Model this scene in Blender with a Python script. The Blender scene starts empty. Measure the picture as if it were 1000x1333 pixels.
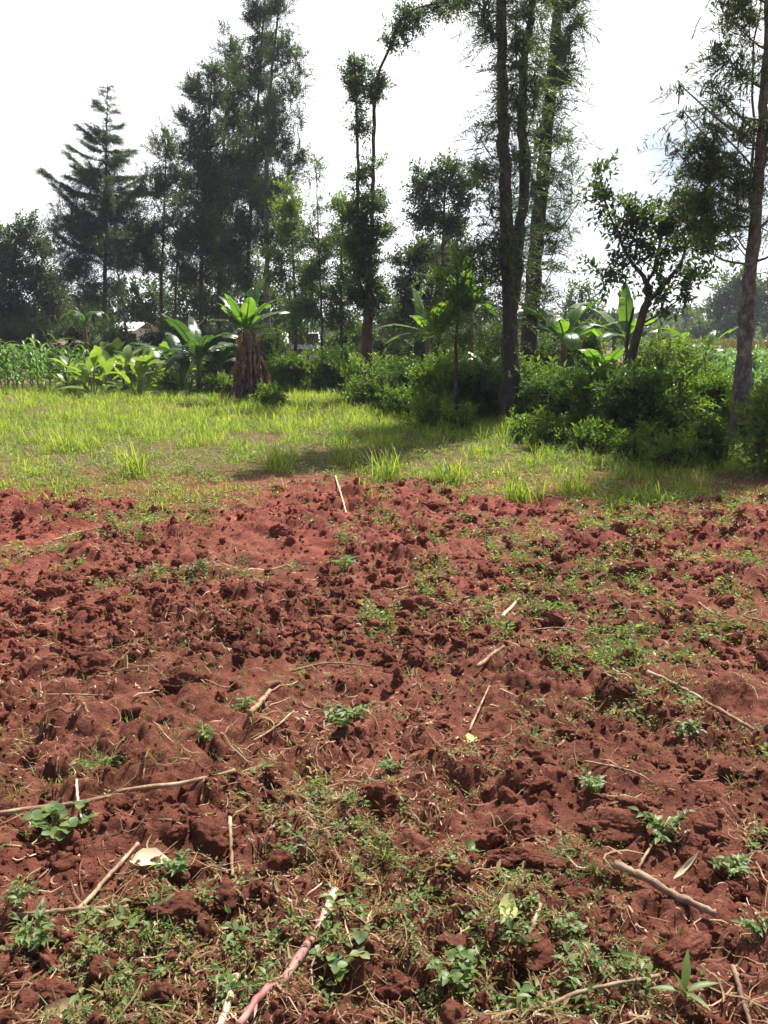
import bpy, math, time
import numpy as np
from mathutils import Vector
T0 = time.time()
PI = math.pi
scene = bpy.context.scene
COL = scene.collection
# ------------------------------------------------------------------ camera geometry (photo is 1000 x 1333)
CAMH, FPX = 1.55, 1109.0
HORIZON = 440.0
PITCH = math.atan((666.5 - HORIZON) / FPX)
cp, sp = math.cos(PITCH), math.sin(PITCH)


def ray(px, py):
    a, b = (px - 500) / FPX, (666.5 - py) / FPX
    return np.array([a, cp + b * sp, -sp + b * cp])


def gnd(px, py, z=0.0):
    r = ray(px, py)
    t = (z - CAMH) / r[2]
    return np.array([r[0] * t, r[1] * t, z])


def at(px, py, Y):
    r = ray(px, py)
    t = Y / r[1]
    return np.array([r[0] * t, Y, CAMH + r[2] * t])


def ppm(Y):            # photo pixels per metre at depth Y
    return FPX / Y


# ------------------------------------------------------------------ numpy noise
def _hash(ix, iy, iz, seed):
    n = (ix * 374761393 + iy * 668265263 + iz * 2147483647 % 4294967291 + seed * 974634777) & 0xFFFFFFFF
    n = ((n ^ (n >> 13)) * 1274126177) & 0xFFFFFFFF
    n = ((n ^ (n >> 16)) * 2246822519) & 0xFFFFFFFF
    return ((n ^ (n >> 15)) & 0xFFFFFF) / float(0x1000000)


def vnoise2(x, y, seed=0):
    ix, iy = np.floor(x).astype(np.int64), np.floor(y).astype(np.int64)
    fx, fy = x - ix, y - iy
    ux, uy = fx * fx * fx * (fx * (fx * 6 - 15) + 10), fy * fy * fy * (fy * (fy * 6 - 15) + 10)
    z = np.zeros_like(ix)
    a, b = _hash(ix, iy, z, seed), _hash(ix + 1, iy, z, seed)
    c, d = _hash(ix, iy + 1, z, seed), _hash(ix + 1, iy + 1, z, seed)
    return (a + (b - a) * ux) * (1 - uy) + (c + (d - c) * ux) * uy


def fbm2(x, y, octs, seed=0):
    s, a, t = 0, 1.0, 0
    for o in range(octs):
        s = s + a * vnoise2(x * 2 ** o + 17.3 * o, y * 2 ** o - 9.1 * o, seed + o)
        t += a
        a *= 0.5
    return s / t


def vnoise3(p, seed=0):
    i = np.floor(p).astype(np.int64)
    f = p - i
    u = f * f * (3 - 2 * f)
    r = 0
    for dx in (0, 1):
        for dy in (0, 1):
            for dz in (0, 1):
                w = (u[:, 0] if dx else 1 - u[:, 0]) * (u[:, 1] if dy else 1 - u[:, 1]) * (u[:, 2] if dz else 1 - u[:, 2])
                r = r + w * _hash(i[:, 0] + dx, i[:, 1] + dy, i[:, 2] + dz, seed)
    return r


def fbm3(p, octs, seed=0):
    s, a, t = 0, 1.0, 0
    for o in range(octs):
        s = s + a * vnoise3(p * 2 ** o + 31.7 * o, seed + o)
        t += a
        a *= 0.55
    return s / t


def domes(x, y, seed, keep=0.75):
    """rounded clods: one dome of its own height in each cell of a jittered lattice"""
    ix, iy = np.floor(x).astype(np.int64), np.floor(y).astype(np.int64)
    out = np.zeros_like(x)
    zz = np.zeros_like(ix)
    for dx in (-1, 0, 1):
        for dy in (-1, 0, 1):
            jx, jy = ix + dx, iy + dy
            cx, cy = jx + _hash(jx, jy, zz, seed), jy + _hash(jx, jy, zz + 1, seed)
            rr = 0.35 + 0.6 * _hash(jx, jy, zz + 2, seed)
            hh = _hash(jx, jy, zz + 3, seed)
            hh = np.where(hh < 1 - keep, 0, hh)
            el = 0.6 + 0.8 * _hash(jx, jy, zz + 4, seed)
            th = PI * _hash(jx, jy, zz + 5, seed)
            c, s = np.cos(th), np.sin(th)
            ux, uy = (x - cx) * c + (y - cy) * s, -(x - cx) * s + (y - cy) * c
            d2 = (ux * ux * el + uy * uy / el) / (rr * rr)
            out = np.maximum(out, hh * rr * np.clip(1 - d2, 0, 1) ** 0.8)
    return out


def smooth(a, b, x):
    t = np.clip((x - a) / (b - a), 0, 1)
    return t * t * (3 - 2 * t)


def edge_y(x):         # where ploughed soil gives way to grass
    return 8.3 + 0.9 * (vnoise2(x * 0.5, x * 0 + 3.3, 5) - 0.5) * 2 + 0.6 * (vnoise2(x * 2.1, x * 0 + 8.1, 6) - 0.5) * 2 - 0.06 * x


def H(x, y):
    x = np.asarray(x, float)
    y = np.asarray(y, float)
    wx = x + 0.05 * (fbm2(x * 6, y * 6, 3, 11) - 0.5) * 2 + 0.006 * (vnoise2(x * 45, y * 45, 12) - 0.5) * 2
    wy = y + 0.05 * (fbm2(x * 6 + 50, y * 6, 3, 13) - 0.5) * 2 + 0.006 * (vnoise2(x * 45 + 9, y * 45, 14) - 0.5) * 2
    till = 1 - smooth(-0.5, 1.2, y - edge_y(x))
    rough = 0.55 + 0.75 * smooth(0.36, 0.62, fbm2(x * 1.1, y * 1.1, 2, 15))
    h = 0.10 * (fbm2(x * 0.9, y * 0.9, 3, 16) - 0.5)
    lump = (0.085 * domes(wx * 4.6, wy * 4.6, 21, 0.5)
            + 0.055 * domes(wx * 10.5, wy * 10.5, 22, 0.65)
            + 0.026 * domes(wx * 24, wy * 24, 23, 0.7)
            + 0.010 * domes(wx * 58, wy * 58, 24, 0.75))
    fine = 0.010 * (fbm2(x * 60, y * 60, 3, 25) - 0.5) + 0.05 * (fbm2(x * 7, y * 7, 3, 26) - 0.5)
    return h * (0.35 + 0.65 * till) + (lump * rough + fine) * (0.16 + 0.84 * till) - 0.02


# ------------------------------------------------------------------ objects
def link(o):
    COL.objects.link(o)
    return o


def tag(o, label=None, cat=None, group=None, kind=None):
    if label: o['label'] = label
    if cat: o['category'] = cat
    if group: o['group'] = group
    if kind: o['kind'] = kind
    return o


def empty(name, loc, label, cat, group=None):
    o = bpy.data.objects.new(name, None)
    o.location = tuple(float(c) for c in loc)
    o.empty_display_size = 0.2
    link(o)
    return tag(o, label, cat, group)


def mesh_obj(name, V, F, mat, parent=None, smoothf=False, org=None):
    """V (n,3) world coordinates, F (m,k)"""
    V = np.asarray(V, np.float32).reshape(-1, 3)
    F = np.asarray(F, np.int32)
    me = bpy.data.meshes.new(name)
    me.vertices.add(len(V))
    if parent is not None:
        org = np.array(parent.matrix_world.translation if parent.parent else parent.location)
        if parent.parent:
            org = np.array(parent.parent.location) + np.array(parent.location)
    o = bpy.data.objects.new(name, me)
    if org is None:
        org = np.zeros(3)
    W = V - np.asarray(org, np.float32)
    me.vertices.foreach_set('co', W.ravel())
    m, k = F.shape
    me.loops.add(m * k)
    me.loops.foreach_set('vertex_index', F.ravel())
    me.polygons.add(m)
    me.polygons.foreach_set('loop_start', np.arange(0, m * k, k, dtype=np.int32))
    me.polygons.foreach_set('loop_total', np.full(m, k, np.int32))
    me.polygons.foreach_set('use_smooth', np.full(m, smoothf, bool))
    me.update(calc_edges=True)
    mats = mat if isinstance(mat, (list, tuple)) else [mat]
    for q in mats:
        me.materials.append(q)
    if parent is not None:
        o.parent = parent
    else:
        o.location = tuple(float(c) for c in org)
    link(o)
    return o


class MB:
    def __init__(s):
        s.V, s.F, s.n = [], [], 0

    def add(s, V, F):
        V = np.asarray(V, float).reshape(-1, 3)
        F = np.asarray(F, np.int64)
        s.V.append(V)
        s.F.append(F + s.n)
        s.n += len(V)

    def build(s, name, mat, parent=None, smoothf=False, org=None):
        if not s.V:
            return None
        return mesh_obj(name, np.concatenate(s.V), np.concatenate(s.F), mat, parent, smoothf, org)


def norm(a):
    return a / np.maximum(np.linalg.norm(a, axis=-1, keepdims=True), 1e-9)


def perp(D, rng):
    r = rng.normal(size=D.shape)
    r -= (r * D).sum(-1, keepdims=True) * D
    return norm(r)


def spline(P, n):
    """Catmull-Rom through P with n samples"""
    P = np.asarray(P, float)
    if len(P) == 2:
        t = np.linspace(0, 1, n)[:, None]
        return P[0] * (1 - t) + P[1] * t
    Q = np.concatenate([[2 * P[0] - P[1]], P, [2 * P[-1] - P[-2]]])
    out = []
    for u in np.linspace(0, len(P) - 1 - 1e-6, n):
        i = int(u)
        t = u - i
        a, b, c, d = Q[i], Q[i + 1], Q[i + 2], Q[i + 3]
        out.append(0.5 * ((2 * b) + (c - a) * t + (2 * a - 5 * b + 4 * c - d) * t * t + (3 * b - a - 3 * c + d) * t ** 3))
    return np.array(out)


def tube(mb, P, r, sides=8, rng=None, rough=0.0, cap=True):
    """P (n,3), r scalar or (n,)"""
    P = np.asarray(P, float)
    n = len(P)
    r = np.broadcast_to(np.asarray(r, float), (n,)).copy()
    Tn = norm(np.gradient(P, axis=0))
    ref = np.array([0.31, 0.87, 0.2]) if abs(Tn[0][2]) > 0.7 else np.array([0, 0, 1.0])
    A = norm(np.cross(Tn, ref))
    B = np.cross(Tn, A)
    th = np.arange(sides) * 2 * PI / sides
    R = r[:, None] * np.ones(sides)[None]
    if rough and rng is not None:
        R = R * (1 + rough * rng.uniform(-1, 1, size=R.shape))
    V = P[:, None] + R[..., None] * (np.cos(th)[None, :, None] * A[:, None] + np.sin(th)[None, :, None] * B[:, None])
    i = np.arange(n - 1)[:, None] * sides
    j = np.arange(sides)[None]
    k = (j + 1) % sides
    F = np.stack([i + j, i + k, i + sides + k, i + sides + j], -1).reshape(-1, 4)
    V = V.reshape(-1, 3)
    if cap:
        V = np.concatenate([V, [P[0]], [P[-1] + Tn[-1] * r[-1] * 0.4]])
        c0, c1 = n * sides, n * sides + 1
        F = np.concatenate([F, [[c0, (q + 2) % sides, q + 1, q] for q in range(0, sides, 2)],
                            [[c1, (n - 1) * sides + q, (n - 1) * sides + q + 1, (n - 1) * sides + (q + 2) % sides] for q in range(0, sides, 2)]])
    mb.add(V, F)


def rhombs(P, D, N, L, W, curl=0.12):
    """one four-cornered leaf at each P along D, facing N"""
    S = norm(np.cross(D, N))
    N = np.cross(S, D)
    L, W = np.asarray(L)[..., None], np.asarray(W)[..., None]
    mid = P + D * L * 0.45
    V = np.stack([P, mid + S * W * 0.5 + N * L * curl, P + D * L, mid - S * W * 0.5 + N * L * curl], 1)
    return V.reshape(-1, 3), np.arange(len(P) * 4).reshape(-1, 4)


def strips(P, D, N, L, W, prof, bend=0.0, fold=0.0, grav=0.0, rng=None, wave=0.0):
    """leaf blades with len(prof) cross sections of 3 points: left, rib, right. bend curls away from N, grav sinks towards -z"""
    n, m = len(P), len(prof)
    S = norm(np.cross(D, N))
    N = np.cross(S, D)
    L = np.broadcast_to(np.asarray(L, float), (n,))
    W = np.broadcast_to(np.asarray(W, float), (n,))
    bend = np.broadcast_to(np.asarray(bend, float), (n,))
    grav = np.broadcast_to(np.asarray(grav, float), (n,))
    t = np.linspace(0, 1, m)[None, :, None]
    C = P[:, None] + D[:, None] * (L[:, None, None] * t) - N[:, None] * (L * bend)[:, None, None] * t ** 2
    C = C - np.array([0, 0, 1.0]) * (L * grav)[:, None, None] * t ** 2
    w = (W[:, None] * np.asarray(prof)[None]) * 0.5
    if wave and rng is not None:
        up = rng.uniform(-1, 1, size=(n, m, 2)) * (W * wave)[:, None, None]
    else:
        up = np.zeros((n, m, 2))
    Lf = C + S[:, None] * w[..., None] + N[:, None] * (w * fold + up[..., 0])[..., None]
    Rt = C - S[:, None] * w[..., None] + N[:, None] * (w * fold + up[..., 1])[..., None]
    V = np.stack([Lf, C, Rt], 2)          # n,m,3,3
    base = (np.arange(n) * m * 3)[:, None] + (np.arange(m - 1) * 3)[None]
    F = np.stack([np.stack([base, base + 1, base + 4, base + 3], -1), np.stack([base + 1, base + 2, base + 5, base + 4], -1)], 2)
    return V.reshape(-1, 3), F.reshape(-1, 4)


def ico(sub):
    t = (1 + 5 ** 0.5) / 2
    V = [(-1, t, 0), (1, t, 0), (-1, -t, 0), (1, -t, 0), (0, -1, t), (0, 1, t), (0, -1, -t), (0, 1, -t), (t, 0, -1), (t, 0, 1), (-t, 0, -1), (-t, 0, 1)]
    F = [(0, 11, 5), (0, 5, 1), (0, 1, 7), (0, 7, 10), (0, 10, 11), (1, 5, 9), (5, 11, 4), (11, 10, 2), (10, 7, 6), (7, 1, 8),
         (3, 9, 4), (3, 4, 2), (3, 2, 6), (3, 6, 8), (3, 8, 9), (4, 9, 5), (2, 4, 11), (6, 2, 10), (8, 6, 7), (9, 8, 1)]
    V = [np.array(v) / np.linalg.norm(v) for v in V]
    for _ in range(sub):
        cache, G = {}, []

        def mid(a, b):
            k = (min(a, b), max(a, b))
            if k not in cache:
                m = V[a] + V[b]
                V.append(m / np.linalg.norm(m))
                cache[k] = len(V) - 1
            return cache[k]
        for a, b, c in F:
            x, y, z = mid(a, b), mid(b, c), mid(c, a)
            G += [(a, x, z), (b, y, x), (c, z, y), (x, y, z)]
        F = G
    return np.array(V), np.array(F)


# ------------------------------------------------------------------ materials
def new_mat(name):
    m = bpy.data.materials.new(name)
    m.use_nodes = True
    nt = m.node_tree
    nt.nodes.clear()
    return m, nt, nt.nodes, nt.links


def ramp(nodes, stops):
    r = nodes.new('ShaderNodeValToRGB')
    e = r.color_ramp.elements
    while len(e) < len(stops):
        e.new(0.5)
    for i, (p, c) in enumerate(stops):
        e[i].position = p
        e[i].color = (*c, 1)
    return r


def leaf_mat(name, cols, trans=0.42, rough=0.45, tint=1.7, spec=0.35, nscale=1.3):
    """cols: list of base colours picked per leaf; the light that comes through a leaf is yellower than what it reflects"""
    m, nt, N, Lk = new_mat(name)
    out = N.new('ShaderNodeOutputMaterial')
    geo = N.new('ShaderNodeNewGeometry')
    tc = N.new('ShaderNodeTexCoord')
    no = N.new('ShaderNodeTexNoise')
    no.inputs['Scale'].default_value = nscale
    no.inputs['Detail'].default_value = 2
    Lk.new(tc.outputs['Object'], no.inputs['Vector'])
    mx = N.new('ShaderNodeMath')
    mx.operation = 'MULTIPLY_ADD'
    Lk.new(geo.outputs['Random Per Island'], mx.inputs[0])
    mx.inputs[1].default_value = 0.75
    Lk.new(no.outputs['Fac'], mx.inputs[2])
    sb = N.new('ShaderNodeMath')
    sb.operation = 'SUBTRACT'
    Lk.new(mx.outputs[0], sb.inputs[0])
    sb.inputs[1].default_value = 0.375
    r = ramp(N, [(i / (len(cols) - 1), c) for i, c in enumerate(cols)])
    Lk.new(sb.outputs[0], r.inputs[0])
    p = N.new('ShaderNodeBsdfPrincipled')
    p.inputs['Roughness'].default_value = rough
    p.inputs['Specular IOR Level'].default_value = spec
    Lk.new(r.outputs[0], p.inputs['Base Color'])
    tr = N.new('ShaderNodeBsdfTranslucent')
    mul = N.new('ShaderNodeMix')
    mul.data_type = 'RGBA'
    mul.blend_type = 'MULTIPLY'
    mul.inputs[0].default_value = 1
    Lk.new(r.outputs[0], mul.inputs[6])
    mul.inputs[7].default_value = (tint * 1.25, tint * 1.35, tint * 0.45, 1)
    Lk.new(mul.outputs[2], tr.inputs['Color'])
    mix = N.new('ShaderNodeMixShader')
    mix.inputs[0].default_value = trans
    Lk.new(p.outputs[0], mix.inputs[1])
    Lk.new(tr.outputs[0], mix.inputs[2])
    Lk.new(mix.outputs[0], out.inputs[0])
    return m


def rough_mat(name, stops, scale=6.0, stretch=(1, 1, 1), bump=0.3, bdist=0.01, rough=0.9, detail=6, island=0.0, bscale=None, spec=0.2):
    m, nt, N, Lk = new_mat(name)
    out = N.new('ShaderNodeOutputMaterial')
    tc = N.new('ShaderNodeTexCoord')
    mp = N.new('ShaderNodeMapping')
    mp.inputs['Scale'].default_value = stretch
    Lk.new(tc.outputs['Object'], mp.inputs['Vector'])
    no = N.new('ShaderNodeTexNoise')
    no.inputs['Scale'].default_value = scale
    no.inputs['Detail'].default_value = detail
    no.inputs['Roughness'].default_value = 0.65
    Lk.new(mp.outputs[0], no.inputs['Vector'])
    r = ramp(N, stops)
    if island:
        geo = N.new('ShaderNodeNewGeometry')
        ma = N.new('ShaderNodeMath')
        ma.operation = 'MULTIPLY_ADD'
        Lk.new(geo.outputs['Random Per Island'], ma.inputs[0])
        ma.inputs[1].default_value = island
        Lk.new(no.outputs['Fac'], ma.inputs[2])
        sb = N.new('ShaderNodeMath')
        sb.operation = 'SUBTRACT'
        Lk.new(ma.outputs[0], sb.inputs[0])
        sb.inputs[1].default_value = island / 2
        Lk.new(sb.outputs[0], r.inputs[0])
    else:
        Lk.new(no.outputs['Fac'], r.inputs[0])
    p = N.new('ShaderNodeBsdfPrincipled')
    p.inputs['Roughness'].default_value = rough
    p.inputs['Specular IOR Level'].default_value = spec
    Lk.new(r.outputs[0], p.inputs['Base Color'])
    if bump:
        n2 = N.new('ShaderNodeTexNoise')
        n2.inputs['Scale'].default_value = bscale or scale * 2.5
        n2.inputs['Detail'].default_value = 5
        Lk.new(mp.outputs[0], n2.inputs['Vector'])
        b = N.new('ShaderNodeBump')
        b.inputs['Strength'].default_value = bump
        b.inputs['Distance'].default_value = bdist
        Lk.new(n2.outputs['Fac'], b.inputs['Height'])
        Lk.new(b.outputs[0], p.inputs['Normal'])
    Lk.new(p.outputs[0], out.inputs[0])
    return m


def soil_mat(name, grassy=False):
    m, nt, N, Lk = new_mat(name)
    out = N.new('ShaderNodeOutputMaterial')
    geo = N.new('ShaderNodeNewGeometry')

    def noise(scale, detail, rough=0.6, off=0.0):
        n = N.new('ShaderNodeTexNoise')
        n.inputs['Scale'].default_value = scale
        n.inputs['Detail'].default_value = detail
        n.inputs['Roughness'].default_value = rough
        Lk.new(geo.outputs['Position'], n.inputs['Vector'])
        return n
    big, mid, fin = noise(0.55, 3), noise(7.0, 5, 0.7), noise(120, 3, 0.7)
    r1 = ramp(N, [(0.25, (0.076, 0.026, 0.016)), (0.5, (0.165, 0.055, 0.037)), (0.72, (0.27, 0.105, 0.076))])
    Lk.new(mid.outputs['Fac'], r1.inputs[0])
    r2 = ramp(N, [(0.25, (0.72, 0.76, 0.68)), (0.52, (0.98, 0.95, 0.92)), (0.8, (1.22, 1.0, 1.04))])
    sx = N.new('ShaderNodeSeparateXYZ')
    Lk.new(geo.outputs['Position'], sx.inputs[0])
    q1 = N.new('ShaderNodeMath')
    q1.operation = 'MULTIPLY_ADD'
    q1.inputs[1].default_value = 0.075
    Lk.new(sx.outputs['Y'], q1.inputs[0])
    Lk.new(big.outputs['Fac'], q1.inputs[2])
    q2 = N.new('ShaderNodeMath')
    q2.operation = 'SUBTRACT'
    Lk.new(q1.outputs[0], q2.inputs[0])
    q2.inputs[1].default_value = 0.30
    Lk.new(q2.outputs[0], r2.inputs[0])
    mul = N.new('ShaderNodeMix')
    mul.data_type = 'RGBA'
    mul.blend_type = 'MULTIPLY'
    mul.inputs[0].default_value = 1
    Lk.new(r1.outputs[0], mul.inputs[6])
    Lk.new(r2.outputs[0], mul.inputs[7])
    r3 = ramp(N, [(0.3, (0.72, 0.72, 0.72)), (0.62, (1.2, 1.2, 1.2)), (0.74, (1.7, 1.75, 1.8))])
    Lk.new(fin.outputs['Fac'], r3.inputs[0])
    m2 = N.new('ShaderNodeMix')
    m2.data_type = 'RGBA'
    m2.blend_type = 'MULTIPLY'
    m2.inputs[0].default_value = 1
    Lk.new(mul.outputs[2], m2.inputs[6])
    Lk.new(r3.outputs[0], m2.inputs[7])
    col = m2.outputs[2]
    if grassy:
        r4 = ramp(N, [(0.40, (0, 0, 0)), (0.56, (1, 1, 1))])
        n4 = noise(0.9, 5, 0.7)
        Lk.new(n4.outputs['Fac'], r4.inputs[0])
        m3 = N.new('ShaderNodeMix')
        m3.data_type = 'RGBA'
        Lk.new(r4.outputs[0], m3.inputs[0])
        Lk.new(col, m3.inputs[6])
        m3.inputs[7].default_value = (0.10, 0.12, 0.03, 1)
        col = m3.outputs[2]
    if not grassy:                                # humus and moss where the grass grows
        g1 = N.new('ShaderNodeMath')
        g1.operation = 'MULTIPLY_ADD'
        g1.inputs[1].default_value = 0.22
        Lk.new(sx.outputs['Y'], g1.inputs[0])
        Lk.new(noise(1.7, 5, 0.7).outputs['Fac'], g1.inputs[2])
        g2 = N.new('ShaderNodeMath')
        g2.operation = 'SUBTRACT'
        Lk.new(g1.outputs[0], g2.inputs[0])
        g2.inputs[1].default_value = 1.95
        r4 = ramp(N, [(0.42, (0, 0, 0)), (0.9, (0.85, 0.85, 0.85))])
        Lk.new(g2.outputs[0], r4.inputs[0])
        m3 = N.new('ShaderNodeMix')
        m3.data_type = 'RGBA'
        Lk.new(r4.outputs[0], m3.inputs[0])
        Lk.new(col, m3.inputs[6])
        m3.inputs[7].default_value = (0.115, 0.095, 0.038, 1)
        col = m3.outputs[2]
    p = N.new('ShaderNodeBsdfPrincipled')
    p.inputs['Roughness'].default_value = 0.95
    p.inputs['Specular IOR Level'].default_value = 0.12
    Lk.new(col, p.inputs['Base Color'])
    b = N.new('ShaderNodeBump')
    b.inputs['Strength'].default_value = 0.9
    b.inputs['Distance'].default_value = 0.007
    b2 = N.new('ShaderNodeBump')
    b2.inputs['Strength'].default_value = 0.9
    b2.inputs['Distance'].default_value = 0.02
    Lk.new(noise(38, 4, 0.7).outputs['Fac'], b2.inputs['Height'])
    Lk.new(b2.outputs[0], b.inputs['Normal'])
    nb = noise(150, 5, 0.75)
    Lk.new(nb.outputs['Fac'], b.inputs['Height'])
    Lk.new(b.outputs[0], p.inputs['Normal'])
    Lk.new(p.outputs[0], out.inputs[0])
    return m


M = {}
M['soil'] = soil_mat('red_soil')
M['far_ground'] = soil_mat('grassy_soil', True)
M['grass'] = leaf_mat('grass_blades', [(0.08, 0.13, 0.025), (0.14, 0.20, 0.03), (0.22, 0.27, 0.05), (0.36, 0.33, 0.12)], 0.5, 0.5, 1.6, nscale=0.6)
M['weed'] = leaf_mat('weed_leaves', [(0.06, 0.10, 0.03), (0.10, 0.16, 0.045), (0.16, 0.22, 0.06), (0.27, 0.27, 0.12)], 0.42, 0.45, 1.5)
M['dryweed'] = leaf_mat('dry_weed', [(0.16, 0.13, 0.05), (0.26, 0.19, 0.09), (0.35, 0.24, 0.13)], 0.3, 0.7, 1.2)
M['straw'] = rough_mat('dry_straw', [(0.25, (0.17, 0.075, 0.045)), (0.55, (0.30, 0.17, 0.10)), (0.85, (0.60, 0.45, 0.30))], 12, (1, 1, 1), 0.3, 0.002, 0.7, island=0.5)
M['stalk'] = rough_mat('dry_stalk', [(0.32, (0.10, 0.05, 0.03)), (0.5, (0.27, 0.17, 0.10)), (0.68, (0.50, 0.38, 0.25))], 14, (1, 1, 1), 0.5, 0.002, 0.65)
M['darkstalk'] = rough_mat('barky_stalk', [(0.25, (0.08, 0.045, 0.03)), (0.5, (0.22, 0.14, 0.09)), (0.75, (0.45, 0.33, 0.24))], 18, (1, 1, 1), 0.6, 0.003, 0.7)
M['pink'] = rough_mat('pink_stalk', [(0.3, (0.22, 0.06, 0.06)), (0.42, (0.38, 0.18, 0.16)), (0.52, (0.48, 0.34, 0.27)), (0.7, (0.50, 0.40, 0.30))], 5, (1, 1, 1), 0.3, 0.002, 0.5)
M['root'] = rough_mat('orange_roots', [(0.3, (0.40, 0.14, 0.05)), (0.7, (0.65, 0.33, 0.15))], 20, (1, 1, 1), 0, rough=0.8)
M['yellow'] = leaf_mat('yellow_leaf', [(0.55, 0.45, 0.10), (0.62, 0.56, 0.22), (0.70, 0.66, 0.42)], 0.3, 0.6, 1.0, nscale=25)
M['husk'] = leaf_mat('pale_husk', [(0.50, 0.36, 0.20), (0.66, 0.55, 0.36), (0.75, 0.68, 0.52)], 0.25, 0.6, 1.0, nscale=25)
M['bark'] = rough_mat('grey_bark', [(0.25, (0.025, 0.018, 0.016)), (0.5, (0.060, 0.044, 0.038)), (0.75, (0.13, 0.10, 0.088))], 9, (1, 1, 0.35), 0.9, 0.03, 0.9)
M['bark_pale'] = rough_mat('pale_mottled_bark', [(0.28, (0.05, 0.04, 0.037)), (0.5, (0.125, 0.10, 0.092)), (0.72, (0.30, 0.26, 0.24))], 12, (1, 1, 0.6), 0.7, 0.02, 0.9)
M['bark_red'] = rough_mat('reddish_bark', [(0.25, (0.035, 0.020, 0.016)), (0.5, (0.085, 0.05, 0.04)), (0.75, (0.16, 0.10, 0.08))], 8, (1, 1, 0.3), 0.9, 0.03, 0.9)
M['tree_dark'] = leaf_mat('dark_tree_leaf', [(0.024, 0.040, 0.020), (0.044, 0.068, 0.028), (0.085, 0.115, 0.040)], 0.36, 0.5, 1.5, nscale=0.5)
M['tree_mid'] = leaf_mat('mid_tree_leaf', [(0.03, 0.05, 0.018), (0.05, 0.085, 0.026), (0.09, 0.125, 0.035)], 0.36, 0.5, 1.6, nscale=0.5)
M['tree_lime'] = leaf_mat('light_tree_leaf', [(0.05, 0.085, 0.022), (0.085, 0.13, 0.03), (0.14, 0.18, 0.045)], 0.42, 0.5, 1.7, nscale=0.6)
M['frond'] = leaf_mat('fern_like_leaf', [(0.032, 0.050, 0.028), (0.060, 0.090, 0.040), (0.12, 0.15, 0.06)], 0.38, 0.5, 1.5, nscale=0.6)
M['hedge'] = leaf_mat('hedge_leaf', [(0.045, 0.085, 0.016), (0.085, 0.14, 0.025), (0.15, 0.21, 0.04)], 0.45, 0.42, 1.7, nscale=1.5)
M['hedge_dark'] = leaf_mat('dark_hedge_leaf', [(0.03, 0.06, 0.016), (0.05, 0.095, 0.022), (0.09, 0.14, 0.03)], 0.36, 0.4, 1.6, nscale=1.5)
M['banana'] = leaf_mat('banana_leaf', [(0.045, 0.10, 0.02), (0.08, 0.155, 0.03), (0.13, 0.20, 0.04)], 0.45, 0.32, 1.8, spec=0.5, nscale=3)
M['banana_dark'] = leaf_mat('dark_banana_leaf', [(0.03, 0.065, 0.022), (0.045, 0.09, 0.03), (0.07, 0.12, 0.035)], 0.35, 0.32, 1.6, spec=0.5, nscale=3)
M['paddle'] = leaf_mat('paddle_leaf', [(0.08, 0.14, 0.035), (0.14, 0.21, 0.05), (0.28, 0.31, 0.11)], 0.42, 0.35, 1.45, spec=0.5, nscale=4)
M['maize'] = leaf_mat('maize_leaf', [(0.06, 0.12, 0.03), (0.09, 0.17, 0.04), (0.14, 0.22, 0.06)], 0.42, 0.4, 1.6, nscale=2)
M['deadleaf'] = leaf_mat('dead_banana_leaf', [(0.05, 0.025, 0.018), (0.12, 0.06, 0.045), (0.36, 0.24, 0.18)], 0.15, 0.8, 1.0, nscale=9)
M['orangeleaf'] = leaf_mat('orange_dry_leaf', [(0.14, 0.07, 0.03), (0.26, 0.13, 0.05)], 0.35, 0.7, 1.2, nscale=5)
M['stem_green'] = rough_mat('green_stem', [(0.3, (0.10, 0.14, 0.04)), (0.7, (0.22, 0.25, 0.09))], 10, (1, 1, 1), 0, rough=0.6)
M['pseudo'] = rough_mat('banana_stem', [(0.25, (0.07, 0.04, 0.025)), (0.5, (0.16, 0.10, 0.06)), (0.75, (0.20, 0.20, 0.09))], 5, (1, 1, 0.25), 0.5, 0.01, 0.7)
M['tassel'] = leaf_mat('maize_tassel', [(0.16, 0.11, 0.08), (0.26, 0.19, 0.14)], 0.3, 0.7, 1.0)
M['tin'] = rough_mat('weathered_tin', [(0.3, (0.50, 0.50, 0.50)), (0.7, (0.72, 0.72, 0.72))], 3, (1, 1, 1), 0.1, 0.01, 0.5)
M['plaster'] = rough_mat('white_wall', [(0.3, (0.66, 0.64, 0.60)), (0.7, (0.80, 0.78, 0.75))], 3, (1, 1, 1), 0.1, 0.01, 0.9)
M['wood'] = rough_mat('dark_wood', [(0.3, (0.06, 0.04, 0.03)), (0.7, (0.13, 0.09, 0.06))], 6, (1, 1, 0.3), 0.3, 0.01, 0.9)
M['hill'] = rough_mat('wooded_hill', [(0.3, (0.03, 0.05, 0.025)), (0.7, (0.07, 0.09, 0.045))], 0.05, (1, 1, 1), 0)

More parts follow.
